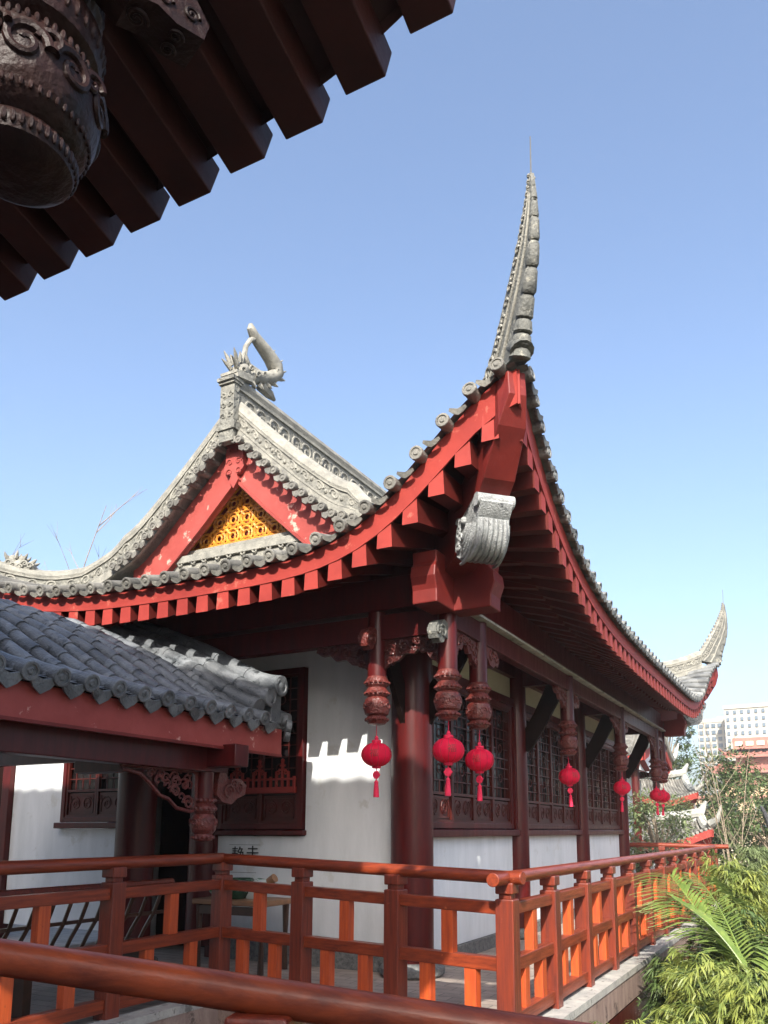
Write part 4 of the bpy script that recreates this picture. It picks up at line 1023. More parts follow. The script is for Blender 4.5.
# ---------------------------------------------------------------- railings
def make_rail(name, pts, label, z0s, ztops, n_bays, rlog=0.052, post_w=0.146, group='wooden terrace railings', ends=(0.14,0.14), log='rail', skip_first=False, skip_last=False, bal=0.105, lowers=True):
    a, c = V(pts[0]), V(pts[1]); d = (c-a).normalized(); L = (c-a).length; rz = math.atan2(d.y, d.x)
    t = thing(name, ((a.x+c.x)/2,(a.y+c.y)/2,0), label, 'railing', group)
    def at(f, h): return a.lerp(c, f) + V((0,0, z0s[0]*(1-f)+z0s[1]*f + h))
    H0, H1 = ztops[0]-z0s[0], ztops[1]-z0s[1]
    def top(f): return H0*(1-f)+H1*f
    b = B(); e0, e1 = ends
    nseg = 24
    path = [at(0,top(0))-d*e0] + [at(i/nseg, top(i/nseg)) for i in range(nseg+1)] + [at(1,top(1))+d*e1]
    b.tube(path, rlog, 16); lm = log if log != 'rail' else ('rail_y' if abs(d.y) > abs(d.x) else 'rail_x')
    b.build('handrail', lm, t, bevel=0.006 if rlog < 0.06 else 0)
    hu, hl, hb = 0.80, 0.44, 0.09      # heights of rails as share of the top
    for i in range(n_bays+1):
        if (i == 0 and skip_first) or (i == n_bays and skip_last): continue
        f = i/n_bays; p = B(); q = at(f,0); T = top(f)
        w = post_w
        p.box(q+V((0,0,(T-0.155)/2)), (w,w,T-0.155), rz)
        p.box(q+V((0,0,T-0.133)), (w*0.7,w*0.7,0.05), rz)
        pp = p.build('post','post',t,smooth=False,bevel=0.009)
        h = B(); h.box(q+V((0,0,T-0.075)), (w*1.0,w*0.98,0.085), rz); h.build('post_cap','post',pp,smooth=False,bevel=0.010)
    for i in range(n_bays):
        f0, f1 = i/n_bays, (i+1)/n_bays; m = post_w*0.49/L
        def seg(h, hh, wd):
            r = B(); p = at(f0+m, top(f0)*h); q = at(f1-m, top(f1)*h); r.beam(p, q, wd, hh); r.build('cross_rail','rail_y' if abs(d.y) > abs(d.x) else 'rail_x',t,smooth=False,bevel=0.006)
        seg(hu,0.092,0.09); seg(hl,0.098,0.095); seg(hb,0.10,0.095)
        def bl(fr, ha, hb_):
            f = f0+(f1-f0)*fr; T = top(f); r = B(); r.box(at(f,T*(ha+hb_)/2), (bal,0.078,T*(hb_-ha)), rz); r.build('baluster','balu',t,smooth=False,bevel=0.004)
        bl(0.5, hl+0.037, hu-0.032)
        bl(0.30, hb+0.037, hl-0.037); bl(0.70, hb+0.037, hl-0.037)
    return t
make_rail('terrace_railing', [(-2.2,5.95,0),(-2.2,18.95,0)], 'long sunlit red railing running away beside the garden under the right eave', (0.0,0.0), (1.145,1.145), 12, ends=(0.30,0.18))
make_rail('terrace_railing', [P0, P1], 'railing across the middle with three open bays before the white gable wall', (0,0), (1.148,1.232), 3, ends=(0.14,0.0), skip_first=True)
make_rail('terrace_railing', [P1, (-5.3,-0.5,0)], 'shaded railing at the left in front of the gallery bench', (0,0), (1.236,1.236), 5, ends=(0.0,0.1), skip_first=True)
make_rail('terrace_railing', [(-3.3,18.97,0),(-2.2,19.05,0)], 'short far railing crossing the end of the terrace behind the long one', (0,0), (1.19,1.16), 1, ends=(0.9,0.3), skip_last=True)
FM = V((-1.165,1.562,1.128)); FD = V((-0.859+1.8,1.66-1.35,1.10-1.205)).normalized()*1.15
FA, FB = ((FM-FD).x,(FM-FD).y,0), ((FM+FD).x,(FM+FD).y,0); FAz, FBz = (FM-FD).z, (FM+FD).z
fr = make_rail('foreground_railing', [FA, FB], 'thick glossy foreground log handrail crossing the bottom edge of the picture', (0,0), (FAz,FBz), 2, rlog=0.043, ends=(0.3,0.3), log='railx', group=None)

# ---------------------------------------------------------------- bench, table, porcelain
bn = thing('gallery_bench', (-6.0,4.0,0), 'long dark bench with curved slatted backrest behind the left railing', 'bench')
b = B(); b.lohi((-6.3,1.0,0.40),(-5.85,6.1,0.46)); b.build('seat','dwood',bn,bevel=0.008)
b = B(); b.tube([(-5.62,1.0,1.02),(-5.62,6.0,1.02)], 0.035, 8); b.build('backrest_rail','post',bn)
b = B(); b.beam((-5.72,1.0,0.74),(-5.72,6.0,0.74),0.03,0.03); b.build('backrest_rail','dwood',bn)
y = 1.1
while y < 5.95:
    b = B(); b.tube([(-5.88,y,0.46),(-5.80,y,0.60),(-5.70,y,0.74),(-5.63,y,0.90),(-5.62,y,1.01)], [0.017,0.018,0.018,0.017,0.015], 6); b.build('slat','dwood',bn); y += 0.17
for y in (1.2,3.0,4.7,6.0):
    b = B(); b.lohi((-6.25,y-0.04,0),(-5.9,y+0.04,0.40)); b.build('leg','dwood',bn)
tbl = thing('side_table', (-5.75,7.35,0), 'small dark wooden table holding porcelain against the white wall', 'table')
b = B(); b.lohi((-6.35,7.1,0.70),(-5.35,7.65,0.76)); b.build('tabletop','btan',tbl,bevel=0.012)
for x in (-6.28,-5.42):
    for y in (7.16,7.59):
        b = B(); b.tube([(x,y,0),(x*1.0,y,0.35),(x,y,0.70)], [0.035,0.025,0.04], 8); b.build('leg','dwood',tbl)
b = B(); b.lohi((-6.3,7.13,0.60),(-5.4,7.16,0.69)); b.build('apron','dwood',tbl)
def bowl(name, x, y, r, h, mat, label):
    b = B(); b.lathe((x,y,0.762), [(r*0.5,0),(r*0.55,0.01),(r*0.8,h*0.3),(r,h*0.65),(r*0.98,h*0.9),(r*0.9,h),(r*0.82,h*0.96),(r*0.8,h*0.6),(r*0.3,h*0.2)], 28)
    o = b.build(name, mat); tag(o, label, 'bowl'); return o
bowl('porcelain_bowl', -6.15, 7.35, 0.15, 0.17, 'porc', 'pale green and white porcelain bowl left on the side table')
bowl('porcelain_bowl', -5.86, 7.28, 0.19, 0.22, 'porcd', 'dark green porcelain bowl in the middle of the side table')
bt = thing('porcelain_bottle', (-5.5,7.4,0.76), 'green and white porcelain flask with wooden stopper lying tilted on the side table', 'bottle')
b = B(); p0 = V((-5.68,7.38,0.85)); dd = V((0.80,0,0.45)).normalized()
b.tube([p0-dd*0.14,p0-dd*0.10,p0,p0+dd*0.10,p0+dd*0.17,p0+dd*0.20], [0.03,0.085,0.11,0.10,0.05,0.04], 18); b.build('flask','porc',bt)
b = B(); b.tube([p0+dd*0.20,p0+dd*0.29], [0.045,0.05], 12); b.build('stopper','btan',bt)

# ---------------------------------------------------------------- lanterns
def make_lantern(loc, label, s=1.0):
    t = thing('red_lantern', loc, label, 'lantern', 'red lanterns hung from the eave posts')
    L0 = V(loc)
    R, H = 0.155, 0.122
    b = B(); prof = []
    m = 12
    for i in range(m+1):
        a = PI*(i/m)*0.90+PI*0.05; prof.append((R*math.sin(a)**0.85, -H*math.cos(a)))
    b.lathe(L0, prof, 48, 12, 0.045); body = b.build('shade','lantern',t,ang=60)
    vs, fs = text_mesh('福', 0.085, 0.0)
    for az in (-PI/2+0.35, PI/2+0.35, 0.35, PI+0.35):
        pts = []; fb = B()
        for v in vs:
            a = az + v.x/R; z = v.y; rr = R*math.sqrt(max(0.05,1-(z/H)**2))**0.9
            pts.append(L0 + V((math.cos(a)*(rr+0.002), math.sin(a)*(rr+0.002), z)))
        fb.add(pts, fs); fb.build('lantern_character','lmark',body,smooth=False)
    rb_ = B()
    for k in range(12):
        a = 2*PI*k/12+0.13
        rb_.tube([L0+V((math.cos(a)*(r_*0.957+0.001), math.sin(a)*(r_*0.957+0.001), z_)) for r_, z_ in prof], 0.0022, 4)
    rb_.build('wire_ribs','lmark',body)
    b = B(); b.lathe(L0, [(0.045,H*0.95),(0.05,H+0.012),(0.045,H+0.025)], 16); b.build('cap','tassel',t)
    b = B(); b.lathe(L0, [(0.04,-H-0.018),(0.05,-H-0.004),(0.04,-H+0.008)], 16); b.build('bottom_cap','tassel',t)
    b = B(); b.tube([L0+V((0,0,H+0.02)), L0+V((0,0,0.19))], 0.014, 8); b.tube([L0+V((0,0,0.17)), L0+V((0,0,0.33))], 0.004, 6); b.ball(L0+V((0,0,0.165)),0.022,8,6); b.build('hanging_cord','tassel',t)
    b = B(); b.tube([L0+V((0,0,-H)), L0+V((0,0,-0.18))], 0.006, 6)
    b.tube([L0+V((-0.001,-0.012,-0.205)), L0+V((0,0.012,-0.205))], 0.036, 14, up=(1,0,0))
    for k in range(6): 
        a = PI*k/3; b.ball(L0+V((0.03*math.cos(a),0,-0.205+0.03*math.sin(a))),0.014,6,5)
    b.tube([L0+V((0,0,-0.235)), L0+V((0,0,-0.27))], 0.008, 6); b.build('knot','tassel',t)
    b = B(); b.lathe(L0, [(0.030,-0.43),(0.027,-0.36),(0.020,-0.29),(0.024,-0.28),(0.012,-0.262)], 14, 14, 0.25); b.build('tassel','tassel',t)
    return t
LN = make_lantern((-4.0,KY,2.265), 'leftmost red lantern, hanging in front of the white gable wall')
def lantern(x, y, z, label, rz=0.0, s=1.0):
    c = copy_tree(LN); c.location = (x,y,z); c['label'] = label; c.rotation_euler = (random.uniform(-.05,.05),random.uniform(-.05,.05),rz); c.scale = (s,s,s); return c
lantern(KX, KY, 2.27, 'red lantern under the corner post, larger of the pair beside the big column', 0.3, 1.02)
lantern(KX, 7.9, 2.24, 'red lantern just right of the corner lantern, before the first lattice window', -0.2)
lantern(KX, 11.3, 2.27, 'red lantern in front of the second lattice window', 0.5)
lantern(KX, 14.7, 2.27, 'red lantern in front of the third lattice window', 0.1)
lantern(KX, 18.1, 2.27, 'small distant red lantern, left of the pair at the far corner', 0.2)
lantern(KX, KY2, 2.27, 'small distant red lantern, right of the pair at the far corner', 0.7)
HAZE = True
# ---------------------------------------------------------------- plants
def rnd(a, b): return random.uniform(a, b)
def leaf_quad(b, p, d, L, W, droop=0.3):
    d = V(d).normalized(); s = d.cross(V((rnd(-.4,.4),rnd(-.4,.4),1))); 
    if s.length < 1e-3: return
    s.normalize(); p = V(p)
    m = p + d*L*0.45; e = p + d*L + V((0,0,-L*droop))
    b.add([p, m+s*W/2, e, m-s*W/2], [(0,1,2,3)])
def bamboo(x, y, z0, h, rad, n, label, mat='leaf1', stems=7, LS=1.0):
    t = thing('bamboo_clump', (x,y,z0), label, 'bamboo', 'bamboo growing in the garden beside the railing')
    st = B(); lf = B()
    for k in range(stems):
        a = rnd(0,2*PI); r = rnd(0,rad*0.4); bx, by = x+r*math.cos(a), y+r*math.sin(a)
        ex, ey = x+rad*rnd(0.3,0.9)*math.cos(a), y+rad*rnd(0.3,0.9)*math.sin(a); hh = h*rnd(0.75,1.0)
        path = []
        for i in range(9):
            f = i/8; path.append(V((bx+(ex-bx)*f*f, by+(ey-by)*f*f, z0+hh*(f-0.12*f**4))))
        st.tube(path, [0.014-0.010*i/8 for i in range(9)], 6)
        for q in range(n//stems):
            f = rnd(0.35,1.0)**0.6; i = min(7,int(f*8)); p = path[i].lerp(path[i+1], f*8-i)
            aa = rnd(0,2*PI); out = V((math.cos(aa),math.sin(aa),rnd(-0.2,0.5))); tw = p + out*rnd(0.08,0.50)*(1.15-0.5*f)
            if q % 2 == 0: st.tube([p, (p+tw)/2+V((0,0,0.02)), tw], 0.003, 4, cap=False)
            fan = V((math.cos(aa+rnd(-.6,.6)),math.sin(aa+rnd(-.6,.6)),rnd(-0.9,0.3)))
            for j in range(7):
                dd = fan + V((rnd(-.8,.8),rnd(-.8,.8),rnd(-.6,.4)))
                leaf_quad(lf, tw+V((rnd(-.02,.02),rnd(-.02,.02),rnd(-.02,.02))), dd, rnd(0.11,0.21)*LS, rnd(0.018,0.030)*LS, 0.25)
    st.build('stem','bark' if mat == 'x' else 'leaf2',t); lf.build('foliage',mat,t,smooth=False)
    return t
bamboo(-1.22, 7.3, -3.0, 3.35, 0.60, 1900, 'bright yellow green bamboo filling the bottom right corner in front', 'leaf1', 12, 0.8)
bamboo(-0.95, 8.5, -3.0, 3.75, 0.70, 2200, 'yellow green bamboo just behind the front clump and below the palm frond', 'leaf1', 14, 0.85)
bamboo(-0.35, 7.6, -3.0, 3.75, 0.65, 1900, 'sunlit bamboo at the right edge of the bottom corner', 'leaf1', 12, 0.8)
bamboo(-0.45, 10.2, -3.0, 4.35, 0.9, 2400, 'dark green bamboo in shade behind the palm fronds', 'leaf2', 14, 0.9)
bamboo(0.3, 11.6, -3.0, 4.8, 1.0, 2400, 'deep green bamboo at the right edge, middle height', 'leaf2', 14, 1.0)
bamboo(-1.0, 14.5, -3.0, 4.7, 0.9, 2000, 'tall yellowish bamboo reaching up beside the far end of the railing', 'leaf1', 12, 1.0)
bamboo(0.5, 14.4, -3.0, 5.15, 1.2, 3000, 'tall bright bamboo at the right edge under the black roofs', 'leaf1', 14, 1.1)
bamboo(-1.1, 20.8, -3.0, 4.8, 1.2, 1800, 'pale bamboo just beyond the far railing corner', 'treel', 9, 1.2)

bamboo(-1.55, 8.3, -3.0, 2.95, 0.45, 1500, 'low bamboo tucked against the kerb under the long railing', 'leaf1', 10, 0.75)
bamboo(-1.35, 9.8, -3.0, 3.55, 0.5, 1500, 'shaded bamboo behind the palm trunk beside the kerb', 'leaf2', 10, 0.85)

palm = thing('palm', (-0.55,8.8,-3.0), 'palm with long yellow green fronds leaning over the far part of the long railing', 'palm')
b = B(); b.tube([(-0.55,8.8,-3),(-0.56,8.85,-1.5),(-0.6,8.9,-0.1)], [0.11,0.09,0.07], 10); b.build('trunk','bark',palm)
def frond(p0, p1, sag, nl, LL, wd=0.02, side=1.0):
    b = B(); p0 = V(p0); p1 = V(p1); d = p1-p0; path = []
    for i in range(13):
        f = i/12; path.append(p0+d*f+V((0,0,sag*math.sin(PI*f**0.8))))
    b.tube(path, [0.014-0.011*i/12 for i in range(13)], 6)
    for k in range(nl):
        f = 0.12+0.86*k/nl; i = min(11,int(f*12)); p = path[i].lerp(path[i+1], f*12-i); dr = (path[i+1]-path[i]).normalized()
        sd = dr.cross(V((0,0,1))).normalized()
        for s_ in (-1,1):
            L = LL*(0.55+0.6*math.sin(PI*(0.15+0.8*f)))*rnd(.85,1.1)
            dd = (dr*0.75+sd*s_*side*rnd(.7,.9)+V((0,0,rnd(-.15,.15)))).normalized()
            q = [p]; 
            for m in (1,2,3): q.append(p+dd*L*m/3+V((0,0,-0.10*L*m*m*0.45)))
            w = [wd*0.5,wd,wd*0.8,0.002]; n_ = dd.cross(V((0,0,1))).normalized()
            vs = []
            for a, ww in zip(q, w): vs += [a-n_*ww/2, a+n_*ww/2+V((0,0,0.004))]
            b.add(vs, [(0,1,3,2),(2,3,5,4),(4,5,7,6)])
    b.build('frond','palm',palm,smooth=False)
pc = (-0.6,8.9,-0.1)
frond((-0.85,9.2,-0.15), (-1.66,9.9,1.02), 0.10, 44, 0.66, 0.042)
frond((-0.7,9.0,-0.1), (-1.52,9.2,0.80), 0.16, 40, 0.6, 0.040)
frond((-0.75,9.0,-0.1), (-1.50,10.6,1.00), 0.22, 42, 0.66, 0.042)
frond(pc, (-0.3,9.9,0.45), 0.2, 40, 0.55, 0.038)

def tree(x, y, z0, h, cr, ch, n, label, mat='tree', lsz=0.16, cat='tree', trunk_r=0.14, clumps=26, name='tree'):
    t = thing(name, (x,y,z0), label, cat)
    tk = B(); top = z0+h-ch*0.5
    tk.tube([(x,y,z0),(x+0.05*h*rnd(-1,1)*0.3,y,z0+h*0.4),(x,y,top)], [trunk_r,trunk_r*0.75,trunk_r*0.35], 8)
    lf = B(); cz = z0+h-ch/2
    for k in range(clumps):
        a = rnd(0,2*PI); u = rnd(-0.95,0.95); r = rnd(0.55,1.0)*math.sqrt(1-u*u)*(1.0-0.15*u)
        c = V((x+cr*r*math.cos(a), y+cr*r*math.sin(a), cz+ch*0.5*u)); s = rnd(0.22,0.42)*cr
        tk.tube([(x,y,cz-ch*0.3),(V((x,y,cz))+c)/2+V((0,0,-0.1)),c], [trunk_r*0.35,trunk_r*0.2,trunk_r*0.06], 5)
        for q in range(n//clumps):
            v = V((random.gauss(0,1),random.gauss(0,1),random.gauss(0,0.7))); v = v.normalized()*s*rnd(0.5,1.05)
            d = v.normalized()+V((rnd(-.7,.7),rnd(-.7,.7),rnd(-.5,.5)))
            leaf_quad(lf, c+v, d, lsz*rnd(.7,1.3), lsz*0.5, 0.2)
    tk.build('trunk','bark',t); lf.build('crown',mat,t,smooth=False)
    return t
tree(-3.7, 38, -3, 7.6, 2.3, 4.6, 9000, 'dense dark green round tree in front of the ochre building', 'tree', 0.20)
tree(-1.6, 34, -3, 6.2, 2.0, 3.6, 6000, 'lower green tree right of the round tree by the black roofs', 'tree', 0.18)
tree(-9.1, 56, -3, 13.4, 1.6, 6.0, 5000, 'small pointed green tree rising beyond the far corner post', 'tree', 0.24)
tree(-4.3, 24.5, -3, 5.6, 1.15, 2.6, 5000, 'yellow green shrub below the far lanterns', 'treel', 0.12, name='shrub', cat='shrub')
tree(-5.2, 33, -3, 5.6, 1.3, 2.8, 5000, 'leafy tree screening the small halls beside the far lanterns', 'treel', 0.14)
tree(-6.1, 42, -3, 6.6, 1.8, 4.0, 4500, 'pale green tree filling the gap under the temple roofs', 'treel', 0.2)
tree(2.0, 30, -3, 5.2, 2.6, 4.0, 6000, 'broad green tree behind the bamboo at the right edge', 'tree', 0.17)

def bare(x, y, z0, h, label, r=0.03, stems=4, spread=0.35, mat='bark', br=16):
    t = thing('bare_tree', (x,y,z0), label, 'tree')
    b = B(); w = B()
    for k in range(stems):
        a = rnd(0,2*PI); ex = spread*h*0.25*math.cos(a); ey = spread*h*0.25*math.sin(a); hh = h*rnd(.8,1)
        path = [V((x+ex*f*f, y+ey*f*f, z0+hh*f)) for f in [i/7 for i in range(8)]]
        b.tube(path, [r*(1-0.85*i/7) for i in range(8)], 6)
        for q in range(br):
            f = rnd(.45,.97); i = int(f*7); p = path[i].lerp(path[i+1], f*7-i); aa = rnd(0,2*PI)
            L = rnd(.12,.3)*h*(1.1-f*0.6)
            d = V((math.cos(aa)*0.6,math.sin(aa)*0.6,rnd(.5,1.0))).normalized()
            m = p+d*L*0.5+V((rnd(-.03,.03),rnd(-.03,.03),0)); e = p+d*L
            w.tube([p,m,e], [r*0.30,r*0.2,r*0.06], 4)
            for u in range(3):
                d2 = (d+V((rnd(-.7,.7),rnd(-.7,.7),rnd(-.1,.5)))).normalized(); w.tube([m.lerp(e,rnd(0,.8)), m+d*L*0.3+d2*L*0.35], [r*0.14,r*0.05], 3)
    b.build('trunk',mat,t); w.build('twigs',mat,t)
bare(-2.3, 24.5, -3, 8.0, 'thin pale bare tree with several stems in front of the ochre building', 0.028, 4, 0.5, br=7)
bare(-4.6, 30, -3, 9.4, 'slender bare tree left of the towers beyond the far roof corner', 0.03, 2, 0.9, br=8)
bare(-18.9, 14.5, 0, 10.9, 'leafless twigs of a tree showing above the left end of the roof', 0.05, 3, 0.7, br=12)
cane = thing('leaning_canes', (-0.4,13,-3), 'bare leaning canes rising across the bamboo toward the black roofs', 'canes')
for k in range(9):
    b = B(); x = -1.5+0.25*k; b.tube([(x,12+0.2*k,-0.8),(x+1.0,12.6+0.2*k,0.5+0.1*k),(x+2.2,13+0.2*k,1.7+0.08*k)], [0.012,0.010,0.006], 5); b.build('cane','bark',cane)

# ---------------------------------------------------------------- far roofs and buildings
def small_roof(cx, cy, z, L, D, H, up, label, name='side_hall', tilem='tilewarm', wallm='lacquer', rot=0.0, red=True, zg=-3.0):
    """small hipped roof with upturned corners on columns; eave length L (x) and depth D (y)"""
    t = thing(name, (cx,cy,zg), label, 'hall'); t.rotation_euler = (0,0,0)
    R = Matrix.Rotation(rot,3,'Z'); o = V((cx,cy,z))
    def W(x,y,zz): return o + R @ V((x,y,zz))
    rf = B(); rw = B(); fa = B()
    n = 24
    def ev(a): return up*(math.exp(-((1-abs(a))*L/2/1.3)**1.3))
    for sy in (-1,1):
        for i in range(n):
            a0 = -1+2*i/n; a1 = -1+2*(i+1)/n
            def pt(a, f): 
                return W(a*L/2*(1-0.25*f*f*0.0), sy*D/2*(1-f), ev(a)*(1-f)**2 + H*(0.55*f+0.45*f*f))
            for k in range(5):
                f0, f1 = k/5, (k+1)/5; rf.add([pt(a0,f0),pt(a1,f0),pt(a1,f1),pt(a0,f1)], [(0,1,2,3)])
            rw.tube([pt((a0+a1)/2,f)+V((0,0,0.02)) for f in (0,0.25,0.5,0.75,1)], 0.06, 6)
            fa.add([pt(a0,0)+V((0,0,-0.02)),pt(a1,0)+V((0,0,-0.02)),pt(a1,0)+V((0,0,-0.28)),pt(a0,0)+V((0,0,-0.28))],[(0,1,2,3)])
            fa.add([pt(a0,0)+V((0,0,-0.27)),pt(a1,0)+V((0,0,-0.27)),W(a1*L/2,sy*D/2*0.6,-0.1),W(a0*L/2,sy*D/2*0.6,-0.1)],[(0,1,2,3)])
    rf.build('roof',tilem,t,smooth=False); rw.build('tile_rows',tilem,t); fa.build('fascia_board','eave' if red else 'palestone',t,smooth=False)
    g = B()
    for sx in (-1,1):
        g.add([W(sx*L/2*0.96,-D/2,-0.1),W(sx*L/2*0.96,D/2,-0.1),W(sx*L/2*0.96,0,H-0.05)],[(0,1,2)])
    g.build('gable_wall','white',t,smooth=False)
    bb = B(); rd = B()
    for sx in (-1,1):
        for sy in (-1,1):
            top = [W(sx*L/2*1.0,sy*D/2*(1-f),ev(1)*(1-f)**2+H*(0.55*f+0.45*f*f)) for f in (0,0.25,0.5,0.75,1)]
            bb.band([p-V((0,0,0.30)) for p in top], top, 0.06)
            ext = W(sx*(L/2+0.25),sy*(D/2+0.35),up+0.75); ext2 = W(sx*(L/2+0.15),sy*(D/2+0.2),up+0.3)
            rd.tube([ext, ext2]+[p+V((0,0,0.16)) for p in top], [0.03,0.09,0.16,0.16,0.16,0.16,0.16], 8)
    bb.build('barge_board','eave' if red else 'palestone',t,smooth=False)
    rd.tube([W(-L/2-0.2,0,H+0.75),W(-L/2,0,H+0.35),W(-L/2+0.8,0,H+0.22),W(L/2-0.8,0,H+0.22),W(L/2,0,H+0.35),W(L/2+0.2,0,H+0.75)], [0.06,0.18,0.17,0.17,0.18,0.06], 8)
    rd.build('ridges','palestone' if tilem != 'blackroof' else 'blackroof',t)
    w = B(); w.lohi((-L/2*0.8,-D/2*0.55,zg-z),(L/2*0.8,D/2*0.55,-0.2)); w2 = B(); w2.v = [W(*p) for p in w.v]; w2.f = w.f; w2.build('wall','white',t,smooth=False)
    c = B()
    for k in range(5):
        a = -0.9+0.45*k
        for s_ in (-1,1):
            p = W(a*L/2,s_*D/2*0.72,0); c = B(); c.tube([(p.x,p.y,zg),(p.x,p.y,z)], 0.13, 8); c.build('column',wallm,t)
    return t
small_roof(-9.6, 29.0, 3.55, 9.2, 5.2, 2.3, 0.5, 'hall with grey tiles and a red fascia seen between the far posts')
small_roof(-6.9, 38.0, 2.6, 3.0, 3.0, 1.2, 0.6, 'smaller hall with red barge board and pale ridges right of the far lanterns', rot=0.5)
small_roof(-5.5, 30.0, 0.9, 3.4, 3.0, 0.9, 0.7, 'low pavilion roof with pale upswept ridges behind the shrub', rot=0.35, tilem='tilewarm')
small_roof(2.4, 24.0, 0.9, 5.6, 4.2, 1.4, 0.5, 'black tiled roof at the right edge above the bamboo', tilem='blackroof', rot=-0.5, red=False)
small_roof(0.9, 33.0, 2.0, 3.0, 2.4, 0.9, 0.5, 'narrow grey roof top with small horns behind the black roof', tilem='palestone', red=False)
rk = thing('garden_rockery', (-4.5,23.5,-3), 'pale weathered garden rocks beyond the far railing', 'rockery')
for k in range(7):
    b = B(); c = V((-5.6+0.42*k,23.2+rnd(-.4,.4),-0.4)); b.tube([c+V((0,0,-2.6)),c+V((rnd(-.1,.1),0,0)),c+V((rnd(-.2,.2),0,rnd(.5,1.1)))],[0.5,0.34,0.05],9)
    for v in b.v: v += V((rnd(-.06,.06),rnd(-.06,.06),rnd(-.06,.06)))
    b.build('rock','palestone',rk)

def tower(x, y, w, d, h, label, nf, nc, rot=0.0, mats=('tower','tower'), zg=-3.0, sidecols=4, win=(0.52,0.5)):
    t = thing('office_tower', (x,y,zg), label, 'tower block'); R = Matrix.Rotation(rot,3,'Z')
    def W(a,b_,c): return V((x,y,zg)) + R @ V((a,b_,c))
    b = B(); b.box((0,0,h/2),(w,d,h)); b.v = [W(*p) for p in b.v]; b.build('wall',mats[0],t,smooth=False)
    pr = B(); pr.box((0,0,h+0.4),(w*1.02,d*1.02,0.8)); pr.box((w*0.1,0,h+1.2),(w*0.3,d*0.5,1.0)); pr.v = [W(*p) for p in pr.v]; pr.build('parapet',mats[0],t,smooth=False)
    rows_f = B(); fh = h/nf; cnt = 0
    for face in ('f','s','s2'):
        cols = nc if face == 'f' else sidecols; L = w if face == 'f' else d
        for j in range(cols):
            for i in range(nf):
                if face == 'f': c = ((-0.5+(j+0.5)/cols)*L, -d/2, (i+0.5)*fh); s = (L/cols*win[0], 0.5, fh*win[1])
                else: 
                    sg = -1 if face == 's' else 1
                    c = (sg*w/2, (-0.5+(j+0.5)/cols)*L, (i+0.5)*fh); s = (0.5, L/cols*win[0], fh*win[1])
                q = B(); q.box(c, s)
                q.v = [W(*p) for p in q.v]
                zt = (i+0.5)*fh
                if face == 'f' and cnt < 100 and zt > h*0.35: cnt += 1; q.build('window','tglass',t,smooth=False)
                else: rows_f.add(q.v, q.f)
    rows_f.build('distant_windows','tglass',t,smooth=False,kind='stuff')
    return t
A = math.radians
tower(-20.2, 204, 8.2, 14, 29.4, 'pale office tower with rows of blue grey windows, left and lower of the two', 19, 6, rot=A(-3), win=(0.62,0.55))
tower(-8.6, 202, 17.5, 26, 31.2, 'pale taller office tower with a grey left side, right of the two', 20, 12, rot=A(-3), win=(0.40,0.5), sidecols=4)
oc = thing('ochre_hotel', (-12,118,-3), 'ochre building with a red brown Chinese style roof in front of the towers', 'building')
def R3(name, lo, hi, mat, **k):
    b = B(); b.lohi(lo, hi); return b.build(name, mat, oc, smooth=False, **k)
y0 = 110
R3('wall', (-15.8,y0,-3), (25,y0+18,8.2), 'ochre'); R3('upper_wall', (-11.3,y0+1,8.2), (25,y0+16,12.2), 'ochre')
R3('cornice', (-16.2,y0-0.4,7.7), (25,y0+0.4,8.1), 'rroof'); 
for i in range(2):
    b = B(); zz = 12.0+i*2.6; xx = -12.4+i*1.6; dd = 1.2
    b.add([V((xx,y0-dd+i*1.5,zz)),V((26,y0-dd+i*1.5,zz)),V((26,y0+3+i*2,zz+1.6)),V((xx+1.2,y0+3+i*2,zz+1.6)),V((xx,y0-dd+i*1.5,zz-0.4)),V((26,y0-dd+i*1.5,zz-0.4))],[(0,1,2,3),(4,5,1,0)])
    q = 0
    while xx+1+q*0.8 < 20: b.tube([V((xx+1+q*0.8,y0-dd+i*1.5,zz+0.08)),V((xx+1.2+q*0.8,y0+3+i*2,zz+1.66))],0.16,5); q += 1
    b.tube([V((xx-0.6,y0-dd-0.5+i*1.5,zz+1.1)),V((xx,y0-dd+i*1.5,zz+0.2)),V((xx+1.2,y0+3+i*2,zz+1.7)),V((25,y0+3+i*2,zz+1.8))],[0.1,0.25,0.3,0.3],6)
    b.build('roof','rroof',oc,smooth=False)
R3('upper_wall', (-9.6,y0+1.8,12.4), (25,y0+14,15.0), 'rroof'); 
b = B(); b.lohi((-9.8,y0+1,15.6),(25,y0+8,17.4)); b.build('roof_crest','rroof',oc,smooth=False)
for k in range(16):
    b = B(); b.lohi((-9.5+k*1.3,y0+0.85,16.1),(-8.6+k*1.3,y0+1.02,16.8)); b.build('crest_panel','cream',oc,smooth=False)
for k in range(13):
    b = B(); b.lohi((-10.9+k*1.7,y0-0.1,9.8),(-10.55+k*1.7,y0+0.9,11.9)); b.build('pillar','rroof',oc,smooth=False)
for i in range(3):
    for k in range(7):
        b = B(); xx = -14.4+k*3.4+(0.5 if i == 2 else 0); b.lohi((xx,y0-0.06,5.4-i*3.3),(xx+1.5,y0+0.1,7.0-i*3.3)); w_ = b.build('window_frame','palestone',oc,smooth=False)
        b = B(); b.lohi((xx+0.15,y0-0.09,5.55-i*3.3),(xx+1.35,y0+0.0,6.85-i*3.3)); b.build('pane','tglass',w_,smooth=False)
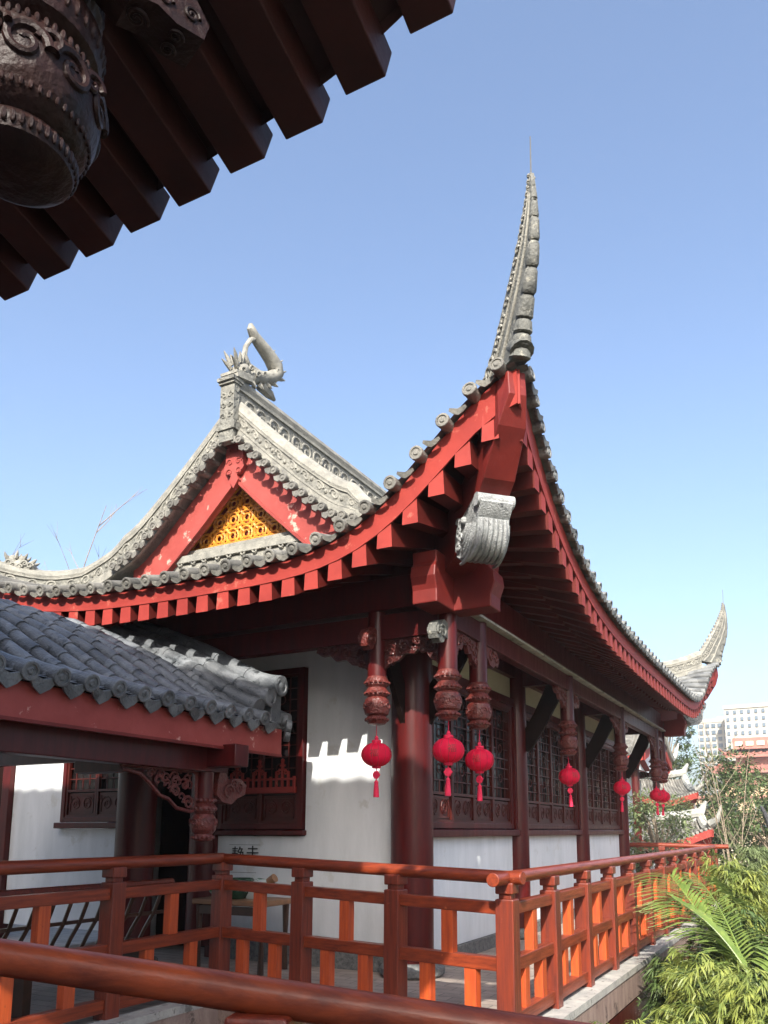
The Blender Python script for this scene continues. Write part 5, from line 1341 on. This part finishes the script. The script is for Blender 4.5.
for k in range(3):
    b = B(); b.lohi((-12.8+k*8,y0-1.5,-3),(-8.2+k*8,y0-0.2,4.9)); b.build('bay_wall','cream',oc,smooth=False)
    b = B(); b.lohi((-13.1+k*8,y0-1.7,4.9),(-7.9+k*8,y0-0.1,5.3)); b.build('bay_cornice','rroof',oc,smooth=False)

oc.scale = (1,1,0.80)
# ---------------------------------------------------------------- haze
hz = B(); hz.lohi((-90,-12,-4.2),(60,262,46))
hm = bpy.data.materials.new('thin_haze'); hm.use_nodes = True; nt = hm.node_tree
for n_ in list(nt.nodes):
    if n_.type == 'BSDF_PRINCIPLED': nt.nodes.remove(n_)
pv = nt.nodes.new('ShaderNodeVolumePrincipled'); pv.inputs['Color'].default_value = (0.93,0.95,1,1); pv.inputs['Density'].default_value = 0.0007
nt.links.new(pv.outputs['Volume'], nt.nodes['Material Output'].inputs['Volume'])
if HAZE:
    ho = hz.build('haze', hm, None, smooth=False); ho['kind'] = 'stuff'

# ---------------------------------------------------------------- light, sky, camera
sc = bpy.context.scene
EL_ = math.radians(35); AZ = math.radians(19)   # sun stands behind the camera, a little to +X
sd = V((math.sin(AZ)*math.cos(EL_), -math.cos(AZ)*math.cos(EL_), math.sin(EL_)))
sl = bpy.data.lights.new('sun','SUN'); sl.energy = 4.2; sl.angle = math.radians(0.53); sl.color = (1.0,0.95,0.86)
so = bpy.data.objects.new('sun', sl); C.objects.link(so); so.rotation_euler = sd.to_track_quat('Z','Y').to_euler(); so.location = (4,-10,15)
w = bpy.data.worlds.new('World'); sc.world = w; w.use_nodes = True; nt = w.node_tree
sk = nt.nodes.new('ShaderNodeTexSky'); sk.sky_type = 'NISHITA'; sk.sun_disc = False; sk.sun_elevation = EL_
sk.sun_rotation = math.atan2(sd.x, sd.y); sk.altitude = 100; sk.air_density = 1.0; sk.dust_density = 4.5; sk.ozone_density = 2.5
bg = nt.nodes['Background']; bg.inputs['Strength'].default_value = 0.15; nt.links.new(sk.outputs['Color'], bg.inputs['Color'])
cam = bpy.data.cameras.new('camera'); co = bpy.data.objects.new('camera', cam); C.objects.link(co); sc.camera = co
co.location = (0,0,1.5); cam.sensor_fit = 'VERTICAL'; cam.sensor_height = 24; cam.lens = 803/1024*24
P_ = math.atan((831-695)/803)
co.rotation_euler = (PI/2+P_, 0, math.radians(27))
cam.shift_x = -(410-384)/1024; cam.shift_y = (695-512)/1024
cam.clip_start = 0.05; cam.clip_end = 3000
sc.render.resolution_x = 768; sc.render.resolution_y = 1024
sc.view_settings.view_transform = 'Standard'; sc.view_settings.look = 'None'; sc.view_settings.gamma = 1
sc.view_settings.exposure = 1.2
sc.render.engine = 'CYCLES'
sc.cycles.max_bounces = 8; sc.cycles.diffuse_bounces = 4; sc.cycles.transparent_max_bounces = 8; sc.cycles.volume_bounces = 0
sc.cycles.use_denoising = True
